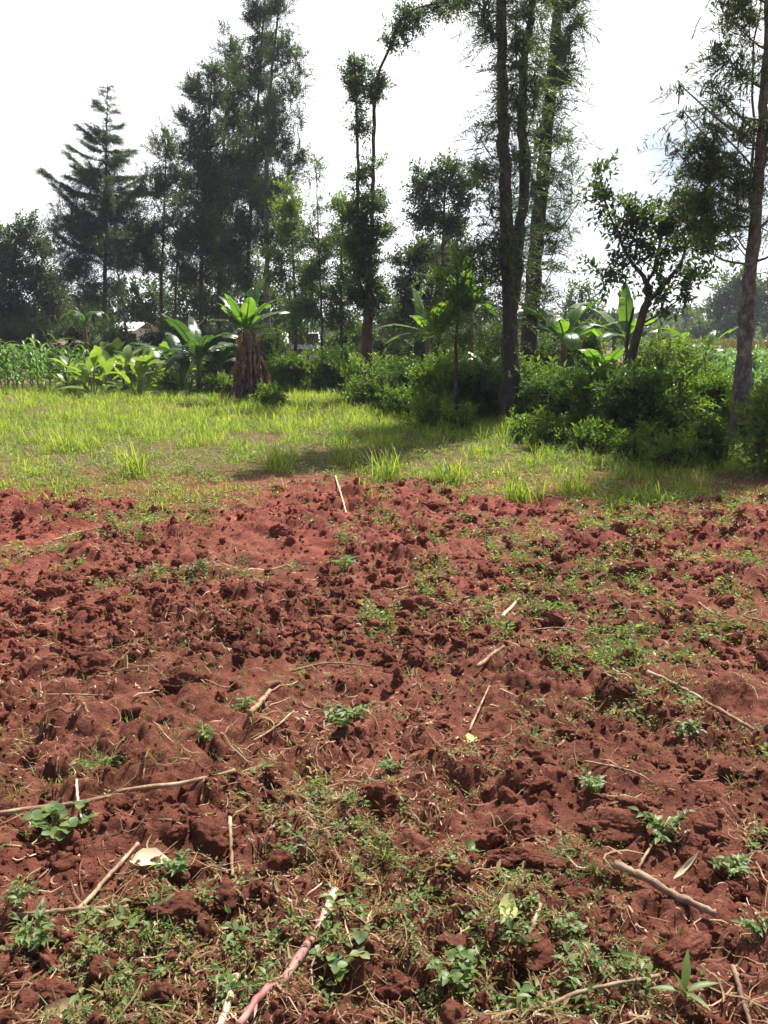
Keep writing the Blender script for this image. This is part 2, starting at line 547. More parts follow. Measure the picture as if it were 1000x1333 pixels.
# ------------------------------------------------------------------ ground
def build_ground():
    S = 1500.0
    xs = np.array([-S, -300, -60, -20, 0, 20, 60, 300, S])
    X, Y = np.meshgrid(xs, xs + 40)
    V = np.stack([X.ravel(), Y.ravel(), np.full(X.size, -0.12)], 1)
    n = len(xs)
    i = (np.arange(n - 1)[:, None] * n + np.arange(n - 1)[None]).ravel()
    o = mesh_obj('ground', V, np.stack([i, i + 1, i + n + 1, i + n], 1), M['far_ground'])
    tag(o, kind='structure')
    # the field itself, every clod and hollow modelled
    ys = [-1.5]
    while ys[-1] < 34:
        y = ys[-1]
        ys.append(y + (0.02 if y < 1.2 else max(0.0062, 0.0046 * y) if y < 10 else 0.009 * y))
    ys = np.array(ys)
    half = [0.0]
    while half[-1] < 22:
        x = half[-1]
        half.append(x + (0.008 if x < 1.4 else 0.008 + 0.011 * (x - 1.4)))
    xs = np.array([-v for v in half[:0:-1]] + half)
    X, Y = np.meshgrid(xs, ys)
    x, y = X.ravel(), Y.ravel()
    Z = np.concatenate([H(x[k:k + 60000], y[k:k + 60000]) for k in range(0, len(x), 60000)])
    edge = np.minimum(np.minimum(22 - np.abs(x), 34 - y), y + 1.5)
    Z = Z * smooth(0, 1.0, edge) - 0.2 * (1 - smooth(0, 0.6, edge))
    n, m = len(xs), len(ys)
    i = (np.arange(m - 1)[:, None] * n + np.arange(n - 1)[None]).ravel()
    F = np.stack([i, i + 1, i + n + 1, i + n], 1)
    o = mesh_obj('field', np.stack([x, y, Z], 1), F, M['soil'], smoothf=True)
    tag(o, kind='structure')
    print('field verts', len(x))


build_ground()


def lumpy(sub, seed, amp=0.45, freq=2.3):
    V, F = ico(sub)
    rg = np.random.default_rng(seed + 4000)
    # a clod breaks along a few rough planes
    pl = norm(rg.normal(size=(9, 3)))
    off = rg.uniform(0.38, 0.88, 9)
    W = V.copy()
    for q in range(9):
        dd = W @ pl[q] - off[q]
        W = W - np.where(dd > 0, dd * 0.97, 0)[:, None] * pl[q]
    base = np.linalg.norm(W, axis=1)
    d = 1 + amp * (fbm3(V * freq + seed * 7.7, 3, seed) - 0.5) * 2 + 0.05 * (vnoise3(V * 7 + seed, seed + 3) - 0.5) * 2
    if sub >= 4:
        d = d + 0.035 * (fbm3(V * 9 + seed, 3, seed + 5) - 0.5) * 2
    return V * (d * base)[:, None], F


def rots(rng, n):
    q = norm(rng.normal(size=(n, 4)))
    a, b, c, d = q.T
    return np.stack([np.stack([1 - 2 * (c * c + d * d), 2 * (b * c - a * d), 2 * (b * d + a * c)], -1),
                     np.stack([2 * (b * c + a * d), 1 - 2 * (b * b + d * d), 2 * (c * d - a * b)], -1),
                     np.stack([2 * (b * d - a * c), 2 * (c * d + a * b), 1 - 2 * (b * b + c * c)], -1)], 1)


STICKS = [
    ('long pale dry maize stalk reaching in from the left edge', [(-30, 1056), (70, 1048), (155, 1038), (160, 1036), (235, 1030), (306, 1016)], 8, 'stalk', 10),
    ('straight tan stalk leaning up to the cream husk', [(92, 1186), (136, 1146), (180, 1104)], 7, 'stalk', 3),
    ('dry stalk with frayed bark lying low near the left edge', [(12, 1196), (80, 1190), (166, 1184)], 8, 'darkstalk', 16),
    ('short pinkish stub standing in the soil beside the broad clod', [(299, 1066), (302, 1126)], 6, 'stalk', 0),
    ('short tan stick with frayed top near the field centre', [(326, 953), (338, 925), (351, 894)], 8, 'stalk', 6),
    ('long thin tan stalk lying in the right half of the field', [(842, 888), (900, 906), (990, 944)], 7, 'stalk', 4),
    ('thick barky stick lying right of the low clod', [(800, 1136), (860, 1160), (932, 1191)], 12, 'darkstalk', 14),
    ('bent brown twig at the bottom edge, left of the seedling', [(705, 1335), (760, 1300), (858, 1268)], 6, 'darkstalk', 1),
    ('short tan stick on the bare soil right of centre', [(621, 876), (655, 848)], 6, 'stalk', 1),
    ('bleached stick end sticking up in the middle right of the field', [(654, 804), (676, 776)], 5, 'husk', 1),
    ('pale sliver of wood standing by the grass edge', [(437, 631), (444, 648), (451, 667)], 2.6, 'husk', 0),
    ('thin dry twig on the far left soil', [(68, 700), (110, 689), (152, 685)], 3, 'stalk', 2),
    ('thin slanting twig above the small yellow leaf', [(611, 946), (624, 922), (637, 899)], 3.5, 'stalk', 1),
    ('pair of brown stems in the near right corner', [(953, 1264), (966, 1300), (980, 1340)], 7, 'darkstalk', 3),
    ('small tan stub beside the slanting clod', [(690, 1212), (704, 1184)], 7, 'stalk', 0),
    ('slim purple stem standing through the left weeds', [(100, 1020), (102, 1050), (107, 1076)], 4, 'pink', 0),
    ('thin dead vine curving below the centre weeds', [(330, 985), (360, 965), (383, 944)], 3.5, 'stalk', 1),
    ('thin green brown stem in front of the wide flat clod', [(832, 1120), (850, 1095), (872, 1070)], 4, 'stalk', 0),
    ('thin grey stem lying along the far right field', [(910, 780), (928, 800), (945, 806)], 3, 'stalk', 1),
    ('thin reddish stem on the right of the long ridge clod', [(760, 1000), (820, 1008), (850, 1020)], 3, 'stalk', 1),
    ('dry bent stem lying across the centre soil', [(380, 870), (430, 862), (480, 868)], 3, 'stalk', 1),
    ('thin stem on the left soil behind the long maize stalk', [(60, 905), (100, 910), (135, 916)], 3, 'stalk', 1),
    ('thin stem lying on the far middle soil right of the broad clod', [(690, 818), (730, 814), (770, 820)], 3, 'stalk', 1),
    ('thin stem near the right edge by the long tan stalk', [(985, 790), (970, 800), (1003, 812)], 3, 'stalk', 1),
]
UPROOTED = [[(436, 1138), (415, 1190), (376, 1255), (345, 1290), (312, 1340)], [(306, 1246), (296, 1290), (278, 1340)]]
AVOID = np.array([gnd(*p)[:2] for q in [t[1] for t in STICKS] + UPROOTED for a, b in zip(q[:-1], q[1:]) for p in [(a[0] + (b[0] - a[0]) * u, a[1] + (b[1] - a[1]) * u) for u in np.linspace(0, 1, 6)]])


def crumbs(name, label, n, sub, rmin, rmax, y0, y1, seed):
    rng = np.random.default_rng(seed)
    y = np.exp(rng.uniform(np.log(y0), np.log(y1), n))
    x = rng.uniform(-0.95, 0.95, n) * (y * 0.62 + 0.5)
    dens = fbm2(x * 1.6, y * 1.6, 2, 31)
    k = (rng.uniform(0, 1, n) < smooth(0.3, 0.6, dens) * 0.8 + 0.2) & (y < edge_y(x) + 0.2)
    x, y = x[k], y[k]
    if rmax > 0.03:
        dd = np.min((x[:, None] - AVOID[None, :, 0]) ** 2 + (y[:, None] - AVOID[None, :, 1]) ** 2, axis=1)
        x, y = x[dd > 0.10 ** 2], y[dd > 0.10 ** 2]
    r = rmin * (rmax / rmin) ** (rng.uniform(0, 1, len(x)) ** 3.2)
    NB = 14 if sub > 1 else 6
    base = [lumpy(sub, s) for s in range(NB)]
    mb = MB()
    z = H(x, y)
    R = rots(rng, len(x))
    for s in range(NB):
        idx = np.arange(s, len(x), NB)
        if not len(idx): continue
        V, F = base[s]
        Vs = np.einsum('nij,vj->nvi', R[idx], V * np.array([1, 0.75, 0.6])) * r[idx][:, None, None]
        Vs += np.stack([x[idx], y[idx], z[idx] + r[idx] * (0.12 if sub < 3 else 0.0)], 1)[:, None]
        Fs = (F[None] + (np.arange(len(idx)) * len(V))[:, None, None]).reshape(-1, 3)
        mb.add(Vs.reshape(-1, 3), Fs)
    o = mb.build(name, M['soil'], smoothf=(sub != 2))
    tag(o, label, 'soil crumbs', kind='stuff')


crumbs('soil_crumbs', 'small red soil crumbs scattered over the ploughed field', 22000, 1, 0.004, 0.022, 1.3, 8.8, 1)
crumbs('soil_lumps', 'fist sized red soil lumps strewn all over the ploughed field', 4200, 3, 0.012, 0.055, 1.5, 9.0, 2)
crumbs('near_soil_lumps', 'broken red soil lumps between the weeds in the near field', 1500, 3, 0.016, 0.062, 1.45, 4.6, 55)
crumbs('soil_rubble', 'broken red soil lumps over the farther half of the ploughed field', 11000, 2, 0.013, 0.075, 3.8, 9.8, 77)

# ------------------------------------------------------------------ large clods, one by one: px, py, width px, height px, turn
CLODS = [
    (538, 1088, 92, 62, 62, 'long ridge shaped red clod with a deep shadow on its left side, mid foreground'),
    (492, 1030, 46, 44, 20, 'upright rounded red clod at the far end of the long ridge clod'),
    (640, 1072, 46, 44, 10, 'smooth round red clod right of the long ridge clod'),
    (684, 1078, 36, 36, 40, 'small dark red clod between the round clod and the wide flat clod'),
    (798, 1070, 92, 44, 5, 'wide flat topped red clod behind the barky thick stick'),
    (718, 1122, 56, 34, 15, 'pair topped red clod just in front of the small dark clod'),
    (752, 1165, 66, 34, -12, 'low red clod left of the end of the barky thick stick'),
    (694, 1232, 86, 40, -35, 'slanting red clod beside the folded yellow leaf'),
    (664, 1108, 50, 26, 0, 'low dusty red clod in front of the smooth round clod'),
    (130, 862, 52, 42, 0, 'rounded dark red clod near the left edge, halfway up the field'),
    (268, 1090, 66, 50, 10, 'broad red clod left of the short upright pink stub'),
    (548, 782, 54, 32, 0, 'broad red clod in the middle of the far field'),
    (738, 950, 50, 40, 15, 'rounded red clod right of the small yellow leaf'),
    (245, 893, 60, 34, 0, 'low broad red clod left of the tan stick with frayed top'),
    (118, 800, 52, 32, 20, 'red clod in the left far field behind the rounded dark clod'),
    (822, 742, 44, 26, 0, 'dark red clod in the right far field'),
    (515, 1262, 56, 36, 0, 'dark red clod overhanging a hollow near the bottom edge'),
    (700, 1035, 50, 26, 0, 'thin flat red clod behind the smooth round clod'),
    (232, 1190, 70, 36, -20, 'red clod right of the frayed lower stalk'),
    (60, 772, 40, 26, 0, 'small red clod at the far left of the field'),
    (575, 658, 46, 18, 0, 'flat dark red clod at the grass edge of the field'),
    (367, 688, 30, 20, 0, 'small pointed red clod behind the pale sliver of wood'),
    (60, 1288, 60, 40, 15, 'red clod half hidden by weeds in the near left corner'),
    (890, 1240, 76, 46, -30, 'large red clod behind the four leaved seedling'),
    (600, 1225, 64, 34, 10, 'low red clod left of the slanting clod'),
]
for i, (px, py, w, h, turn, lab) in enumerate(CLODS):
    g = gnd(px, py + h * 0.25)
    d = float(np.hypot(g[1], CAMH))
    rx = w / FPX * d * 0.55
    rz = h / FPX * d * 0.52
    V, F = lumpy(5, 40 + i, 0.42, 1.7)
    th = math.radians(turn)
    V = V * np.array([rx, max(rx * 0.62, rz), rz])
    if i in (0, 7):
        V[:, 2] *= 0.8
    V = np.stack([V[:, 0] * math.cos(th) + V[:, 1] * math.sin(th), -V[:, 0] * math.sin(th) + V[:, 1] * math.cos(th), V[:, 2]], 1)
    z = float(H(g[0], g[1]))
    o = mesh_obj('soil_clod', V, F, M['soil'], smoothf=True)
    o.location = (float(g[0]), float(g[1]), z + rz * 0.12)
    tag(o, lab, 'soil clod', 'large clods in the ploughed field')


# ------------------------------------------------------------------ dry stalks lying on the field
def on_ground(px, py, lift=0.0):
    g = gnd(px, py)
    for _ in range(4):
        g = gnd(px, py, float(H(g[0], g[1])) + lift)
    return g


def stick(name, label, pts, wpx, mat, cat='dry stalk', rng_seed=0, lift=0.012, frays=0, nodes=True, rootend=None):
    rng = np.random.default_rng(900 + rng_seed)
    zm = float(np.mean([on_ground(px, py)[2] for px, py in pts])) + lift
    P = np.array([gnd(px, py, zm) for px, py in pts])
    d = float(np.mean(np.hypot(P[:, 1], CAMH)))
    r = 0.84 * wpx / FPX * d / 2
    n = 26
    # a stiff stalk bridges the hollows: straighten its heights
    Q = spline(P, n)
    t = np.linspace(0, 1, n)
    zz = H(Q[:, 0], Q[:, 1])
    co = np.polyfit(t, zz, 1)
    lin = np.polyval(co, t)
    up = max(0.0, float(np.percentile(zz - lin, 92)))
    Q[:, 2] = lin + up + r * 0.8 + r * np.interp(t, np.linspace(0, 1, 6), rng.normal(0, .35, 6))
    Q += rng.normal(scale=r * 0.12, size=Q.shape)
    rr = r * (1.05 - 0.3 * t) * (1 + 0.06 * rng.normal(size=n))
    if nodes:
        for k in range(4, n, 7):
            rr[k] *= 1.28
    mb = MB()
    tube(mb, Q, rr, 8, rng, 0.10)
    for _ in range(frays):                     # split fibres and torn sheath strips along the stalk
        k = rng.integers(0, n - 4)
        D = norm((Q[k + 2] - Q[k])[None] + rng.normal(scale=0.25, size=(1, 3)) * np.linalg.norm(Q[k + 2] - Q[k]))
        N = perp(D, rng)
        V, F = strips(Q[k][None], D, N, rng.uniform(3, 8) * r, r * rng.uniform(0.3, 0.8), [0.6, 1, 0.8, 0.4, 0.05], bend=rng.uniform(-.3, .3), fold=0.4)
        mb.add(V, F)
    o = mb.build(name, mat, smoothf=True, org=Q[0])
    tag(o, label, cat)
    if rootend is not None:
        k = 0
        mr = MB()
        for _ in range(34):
            D = norm((Q[0] - Q[3])[None] * 1.0 + rng.normal(scale=0.9, size=(1, 3)) * np.linalg.norm(Q[0] - Q[3]))[0]
            L = rng.uniform(1.5, 5) * r * 2
            pp = [Q[0], Q[0] + D * L * 0.5 + rng.normal(scale=L * .12, size=3), Q[0] + D * L + rng.normal(scale=L * .25, size=3)]
            tube(mr, spline(pp, 6), np.linspace(r * .16, r * .05, 6), 4)
        c = mr.build('root_tuft', M['root'], smoothf=True)
        c.parent = o
        c.data.transform(__import__('mathutils').Matrix.Translation(-Vector(o.location)))
    return o


for i, (lab, pts, w, mt, fr) in enumerate(STICKS):
    stick('dry_stalk', lab, pts, w, M[mt], 'dry stalk', i, frays=fr)
stick('uprooted_stalk', 'long pink and white uprooted stalk with an orange root tuft', [(436, 1138), (415, 1190), (376, 1255), (345, 1290), (312, 1340)], 12, M['pink'],
      'uprooted stalk', 50, lift=0.07, frays=26, rootend=True)
stick('uprooted_stalk', 'short bright pink stalk left of the long uprooted stalk', [(306, 1246), (296, 1290), (278, 1340)], 11, M['pink'], 'uprooted stalk', 51, lift=0.05, frays=4)


def dead_leaf(label, px, py, lpx, wpx, turn, mat, curl=0.3, name='fallen_leaf'):
    rng = np.random.default_rng(int(px * 7 + py))
    g = on_ground(px, py, 0.02)
    d = float(np.hypot(g[1], CAMH))
    L, W = lpx / FPX * d, wpx / FPX * d
    th = math.radians(turn)
    D = norm(np.array([[math.cos(th), math.sin(th), 0.12]]))
    N = norm(np.array([[0.1, -0.35, 1.0]]))
    V, F = strips((g - D[0] * L / 2)[None], D, N, L, W, [0.1, 0.65, 0.95, 1.0, 0.85, 0.5, 0.05], bend=curl, fold=0.55, rng=rng, wave=0.2)
    o = mesh_obj(name, V, F, mat, smoothf=True, org=g)
    return tag(o, label, 'fallen leaf')


dead_leaf('crumpled cream husk at the tip of the straight tan stalk', 195, 1117, 46, 26, 10, M['husk'])
dead_leaf('folded yellow leaf standing beside the slanting clod', 660, 1189, 34, 22, 80, M['yellow'], -0.4)
dead_leaf('pale yellow green leaf below the orange root tuft', 478, 1146, 32, 12, -8, M['yellow'])
dead_leaf('small yellow leaf in the centre of the field', 614, 961, 20, 16, 60, M['yellow'])
dead_leaf('curled bleached husk above the barky thick stick', 890, 1134, 38, 7, 35, M['husk'], -0.6)
dead_leaf('narrow white husk chip behind the long maize stalk', 207, 980, 34, 8, 8, M['husk'], 0.1)
dead_leaf('dull green leaf lying right of the long ridge clod', 622, 1103, 36, 20, 0, M['weed'], 0.2)
dead_leaf('small orange brown leaf among the centre roots', 356, 886, 24, 8, 25, M['orangeleaf'], 0.3)
dead_leaf('grey curled husk beside the near left clod', 88, 1312, 60, 22, 20, M['stalk'], 0.4)
print('soil items', time.time() - T0)

# ------------------------------------------------------------------ litter and weeds as stuff
def field_xy(rng, n, y0, y1, wide=0.62):
    y = np.exp(rng.uniform(np.log(y0), np.log(y1), n))
    x = rng.uniform(-0.95, 0.95, n) * (y * wide + 0.5)
    return x, y


def litter(n, seed, mat, name, label, lmin, lmax):
    rng = np.random.default_rng(seed)
    x, y = field_xy(rng, n, 1.3, 10.5)
    keep = rng.uniform(0, 1, n) < 0.25 + 0.75 * smooth(0.42, 0.6, fbm2(x * 1.3, y * 1.3, 2, 41))
    x, y = x[keep], y[keep]
    n = len(x)
    th = rng.uniform(0, 2 * PI, n)
    L = lmin * (lmax / lmin) ** (rng.uniform(0, 1, n) ** 1.6)
    W = np.clip(rng.uniform(0.0005, 0.0019, n) * (1 + 0.25 * y), 0, 0.0045)
    m = 6
    t = np.linspace(-0.5, 0.5, m)
    curv = rng.normal(0, 0.9, n)
    ang = th[:, None] + curv[:, None] * t[None]
    X = x[:, None] + L[:, None] * t[None] * np.cos(ang)
    Y = y[:, None] + L[:, None] * t[None] * np.sin(ang)
    Z0 = H(X.ravel(), Y.ravel()).reshape(n, m)
    Zl = Z0.mean(1, keepdims=True) * 0.5 + Z0 * 0.5
    Z = np.maximum(Z0, Zl) + 0.003 + np.abs(rng.normal(0, 0.006, n))[:, None]
    C = np.stack([X, Y, Z], -1)
    Tn = norm(np.gradient(C, axis=1))
    S = norm(np.cross(Tn, np.array([0, 0, 1.0]) + rng.normal(0, .4, (n, 1, 3))))
    w = (W[:, None] * np.array([0.5, 1, 1, 0.9, 0.8, 0.3]))[..., None]
    V = np.stack([C + S * w, C - S * w], 2).reshape(-1, 3)
    b = (np.arange(n) * m * 2)[:, None] + (np.arange(m - 1) * 2)[None]
    F = np.stack([b, b + 1, b + 3, b + 2], -1).reshape(-1, 4)
    o = mesh_obj(name, V, F, mat)
    tag(o, label, 'plant litter', kind='stuff')


litter(9000, 3, M['straw'], 'straw_litter', 'thin dry straw and root bits scattered over the red soil', 0.015, 0.20)
litter(5000, 4, M['dryweed'], 'root_litter', 'dull yellow dead stems tangled over the red soil', 0.04, 0.30)


litter(13000, 9, M['straw'], 'chaff', 'tiny pale chips of straw and root flecking the red soil', 0.008, 0.045)


def weedmask(x, y):
    base = fbm2(x * 0.9 + 4, y * 0.9, 3, 51)
    fine = fbm2(x * 3.3, y * 3.3, 2, 52)
    e = y - edge_y(x)
    return base * 0.55 + fine * 0.45, e


def rosettes(n, seed, name, label, y0, y1, thr, lmin, lmax, mat, leaves=7, aspect=0.5, near=True, pw=1.0):
    rng = np.random.default_rng(seed)
    x, y = field_xy(rng, n, y0, y1)
    mk, e = weedmask(x, y)
    near_boost = 0.16 * smooth(-1.8, 0.3, e)
    k = rng.uniform(0, 1, n) < smooth(thr - 0.07, thr + 0.09, mk + near_boost)
    x, y = x[k], y[k]
    n = len(x)
    s = lmin * (lmax / lmin) ** (rng.uniform(0, 1, n) ** pw) * (0.8 + 0.05 * y)
    nl = leaves
    idx = np.repeat(np.arange(n), nl)
    th = (np.tile(np.arange(nl) * 2.4, n) + np.repeat(rng.uniform(0, 6.3, n), nl) + rng.normal(0, .3, n * nl))
    lvl = np.tile(np.arange(nl) / nl, n)
    el = rng.uniform(-0.1, 0.8, n * nl)
    D = np.stack([np.cos(th) * np.cos(el), np.sin(th) * np.cos(el), np.sin(el)], 1)
    st = s[idx]
    lean = rng.normal(0, 0.5, (n, 2))
    P = np.stack([x, y, H(x, y)], 1)[idx]
    P[:, 2] += st * lvl * 1.6 + 0.004
    P[:, 0] += lean[idx, 0] * st * lvl + np.cos(th) * st * 0.25
    P[:, 1] += lean[idx, 1] * st * lvl + np.sin(th) * st * 0.25
    N = norm(np.array([0, 0, 1.0]) + rng.normal(0, 0.35, D.shape))
    L = st * rng.uniform(0.6, 1.1, n * nl)
    if near:
        V, F = strips(P, D, N, L, L * aspect, [0.12, 0.8, 1.0, 0.6, 0.02], bend=rng.uniform(0, .4, n * nl), fold=0.35)
    else:
        V, F = rhombs(P, D, N, L, L * aspect)
    o = mesh_obj(name, V, F, mat)
    tag(o, label, 'weeds', kind='stuff')
    print(name, n)


rosettes(7500, 5, 'weed_cover', 'small broad leaved green weeds sprouting in the near soil', 1.3, 4.2, 0.60, 0.008, 0.042, M['weed'], 8, 0.5, True, 2.2)
rosettes(24000, 6, 'weed_seedlings', 'tiny green seedlings spread between the clods', 1.3, 8.5, 0.53, 0.006, 0.015, M['weed'], 4, 0.7, False)
rosettes(20000, 7, 'far_weed_cover', 'small green weeds sprouting over the far soil and grass edge', 3.6, 16.0, 0.57, 0.015, 0.045, M['weed'], 8, 0.45, False)
rosettes(3000, 8, 'dry_weed_cover', 'wilted yellowish weeds lying on the tilled soil', 1.4, 9.5, 0.55, 0.015, 0.045, M['dryweed'], 7, 0.3, False)


def blades(name, label, X, Y, hgt, wid, rng, mat, lean=0.35, kind='stuff', zbase=None, parent=None):
    n = len(X)
    th = rng.uniform(0, 2 * PI, n)
    ln = np.abs(rng.normal(0, lean, n)) + 0.05
    D = norm(np.stack([np.cos(th) * ln, np.sin(th) * ln, np.ones(n)], 1))
    N = norm(np.stack([-np.cos(th), -np.sin(th), ln], 1))
    S = norm(np.cross(D, N))
    Z = H(X, Y) if zbase is None else np.full(n, zbase)
    P = np.stack([X, Y, Z - 0.005], 1)
    t = np.array([0, 0.4, 0.75, 1.0])[None, :, None]
    bend = rng.uniform(0.05, 0.6, n)[:, None, None]
    C = P[:, None] + D[:, None] * (hgt[:, None, None] * t) - N[:, None] * (hgt[:, None, None] * bend) * t ** 2.2
    C[..., 2] -= (hgt[:, None] * bend[..., 0] * 0.35) * t[..., 0] ** 2.5
    w = (wid[:, None] * np.array([0.7, 1.0, 0.65, 0.06])[None])[..., None] * 0.5
    V = np.stack([C + S[:, None] * w, C - S[:, None] * w], 2).reshape(-1, 3)
    b = (np.arange(n) * 8)[:, None] + (np.arange(3) * 2)[None]
    F = np.stack([b, b + 1, b + 3, b + 2], -1).reshape(-1, 4)
    o = mesh_obj(name, V, F, mat, parent)
    if kind: tag(o, label, 'grass', kind=kind)
    return o


def grass():
    rng = np.random.default_rng(12)
    # tufts over the green strip
    n = 21000
    y = rng.uniform(7.2, 27, n)
    x = rng.uniform(-1, 1, n) * (y * 0.62 + 1.5)
    e = y - edge_y(x)
    f = fbm2(x * 0.7, y * 0.45, 3, 61) * 0.6 + fbm2(x * 2.2, y * 1.6, 2, 62) * 0.4
    far = smooth(0.0, 6.5, e)
    right = smooth(1.0, 4.5, x) * (1 - smooth(5, 9, e)) * 0.02
    k = rng.uniform(0, 1, n) < smooth(0.555 - 0.17 * far + right, 0.66 - 0.17 * far + right, f + 0.05 * smooth(-.5, .8, e) ) * smooth(-1.5, 0.8, e)
    x, y, e = x[k], y[k], e[k]
    n = len(x)
    nb = rng.integers(8, 20, n)
    hh = rng.uniform(0.08, 0.26, n) * (0.55 + 0.6 * smooth(-.5, 6, e)) * (0.7 + 0.6 * vnoise2(x * 1.5, y * 1.5, 63))
    idx = np.repeat(np.arange(n), nb)
    sx = rng.normal(0, 0.05, len(idx))
    sy = rng.normal(0, 0.05, len(idx))
    blades('grass', 'bright green grass growing between the ploughed soil and the hedge', x[idx] + sx, y[idx] + sy,
           hh[idx] * rng.uniform(0.3, 1.25, len(idx)), rng.uniform(0.0035, 0.0085, len(idx)) * (0.7 + 0.04 * y[idx]), rng, M['grass'], 0.4)
    print('grass blades', len(idx))
    # short turf between the tufts
    n = 80000
    y = rng.uniform(8, 28, n)
    x = rng.uniform(-1, 1, n) * (y * 0.62 + 1.5)
    e = y - edge_y(x)
    f = fbm2(x * 0.9, y * 0.6, 3, 65)
    k = rng.uniform(0, 1, n) < smooth(0.53 - 0.2 * smooth(1, 8, e), 0.62 - 0.2 * smooth(1, 8, e), f) * smooth(-0.8, 1.0, e)
    x, y = x[k], y[k]
    blades('turf', 'short thin grass and creeping growth on the green strip', x, y, rng.uniform(0.03, 0.10, len(x)), rng.uniform(0.006, 0.014, len(x)), rng, M['grass'], 0.9)
    n = 50000
    y = rng.uniform(7.8, 22, n)
    x = rng.uniform(-1, 1, n) * (y * 0.62 + 1.5)
    e = y - edge_y(x)
    k = rng.uniform(0, 1, n) < smooth(0.40, 0.6, fbm2(x * 1.1 + 20, y * 0.8, 3, 68)) * smooth(-0.8, 1.0, e) * (0.35 + 0.65 * (1 - smooth(4, 10, e)))
    x, y = x[k], y[k]
    blades('dry_thatch', 'dead tan grass matted between the green tufts', x, y, rng.uniform(0.04, 0.14, len(x)), rng.uniform(0.004, 0.010, len(x)), rng, M['dryweed'], 1.3)
    # thin grass stems among the clods
    n = 5200
    x, y = field_xy(rng, n, 1.35, 8)
    mk, e = weedmask(x + 3, y + 7)
    k = mk > 0.53
    x, y = x[k], y[k]
    nb = rng.integers(2, 6, len(x))
    idx = np.repeat(np.arange(len(x)), nb)
    blades('grass_sprigs', 'sparse thin grass blades among the red clods', x[idx] + rng.normal(0, .012, len(idx)), y[idx] + rng.normal(0, .012, len(idx)),
           rng.uniform(0.02, 0.09, len(idx)), rng.uniform(0.0015, 0.004, len(idx)), rng, M['weed'], 0.9)


grass()
TUFTS = [(176, 618, 62, 'tall bright grass tuft at the field edge, left of the others'), (505, 622, 50, 'grass tuft at the field edge near the middle'),
         (588, 630, 54, 'yellow green grass tuft at the field edge right of the middle'), (362, 612, 48, 'upright grass tuft at the field edge left of the middle'),
         (680, 652, 48, 'grass tuft at the field edge below the tall twin trunks'), (840, 655, 34, 'grass tuft at the field edge below the forked tree'),
         (90, 585, 40, 'grass tuft behind the field edge on the far left'), (450, 602, 44, 'dark green grass tuft in the tree shade'),
         (262, 566, 34, 'grass tuft in the bright strip below the banana plant'), (745, 640, 40, 'spreading grass tuft right of the tall twin trunks')]
for i, (px, py, hpx, lab) in enumerate(TUFTS):
    rng = np.random.default_rng(300 + i)
    g = gnd(px, py)
    d = g[1]
    hm = hpx / FPX * d
    n = 110
    o = blades('grass_tuft', lab, g[0] + rng.normal(0, 0.09, n), g[1] + rng.normal(0, 0.09, n), hm * rng.uniform(0.5, 1.15, n), rng.uniform(0.006, 0.012, n), rng, M['grass'], 0.35, kind=None)
    tag(o, lab, 'grass tuft', 'tufts along the field edge')


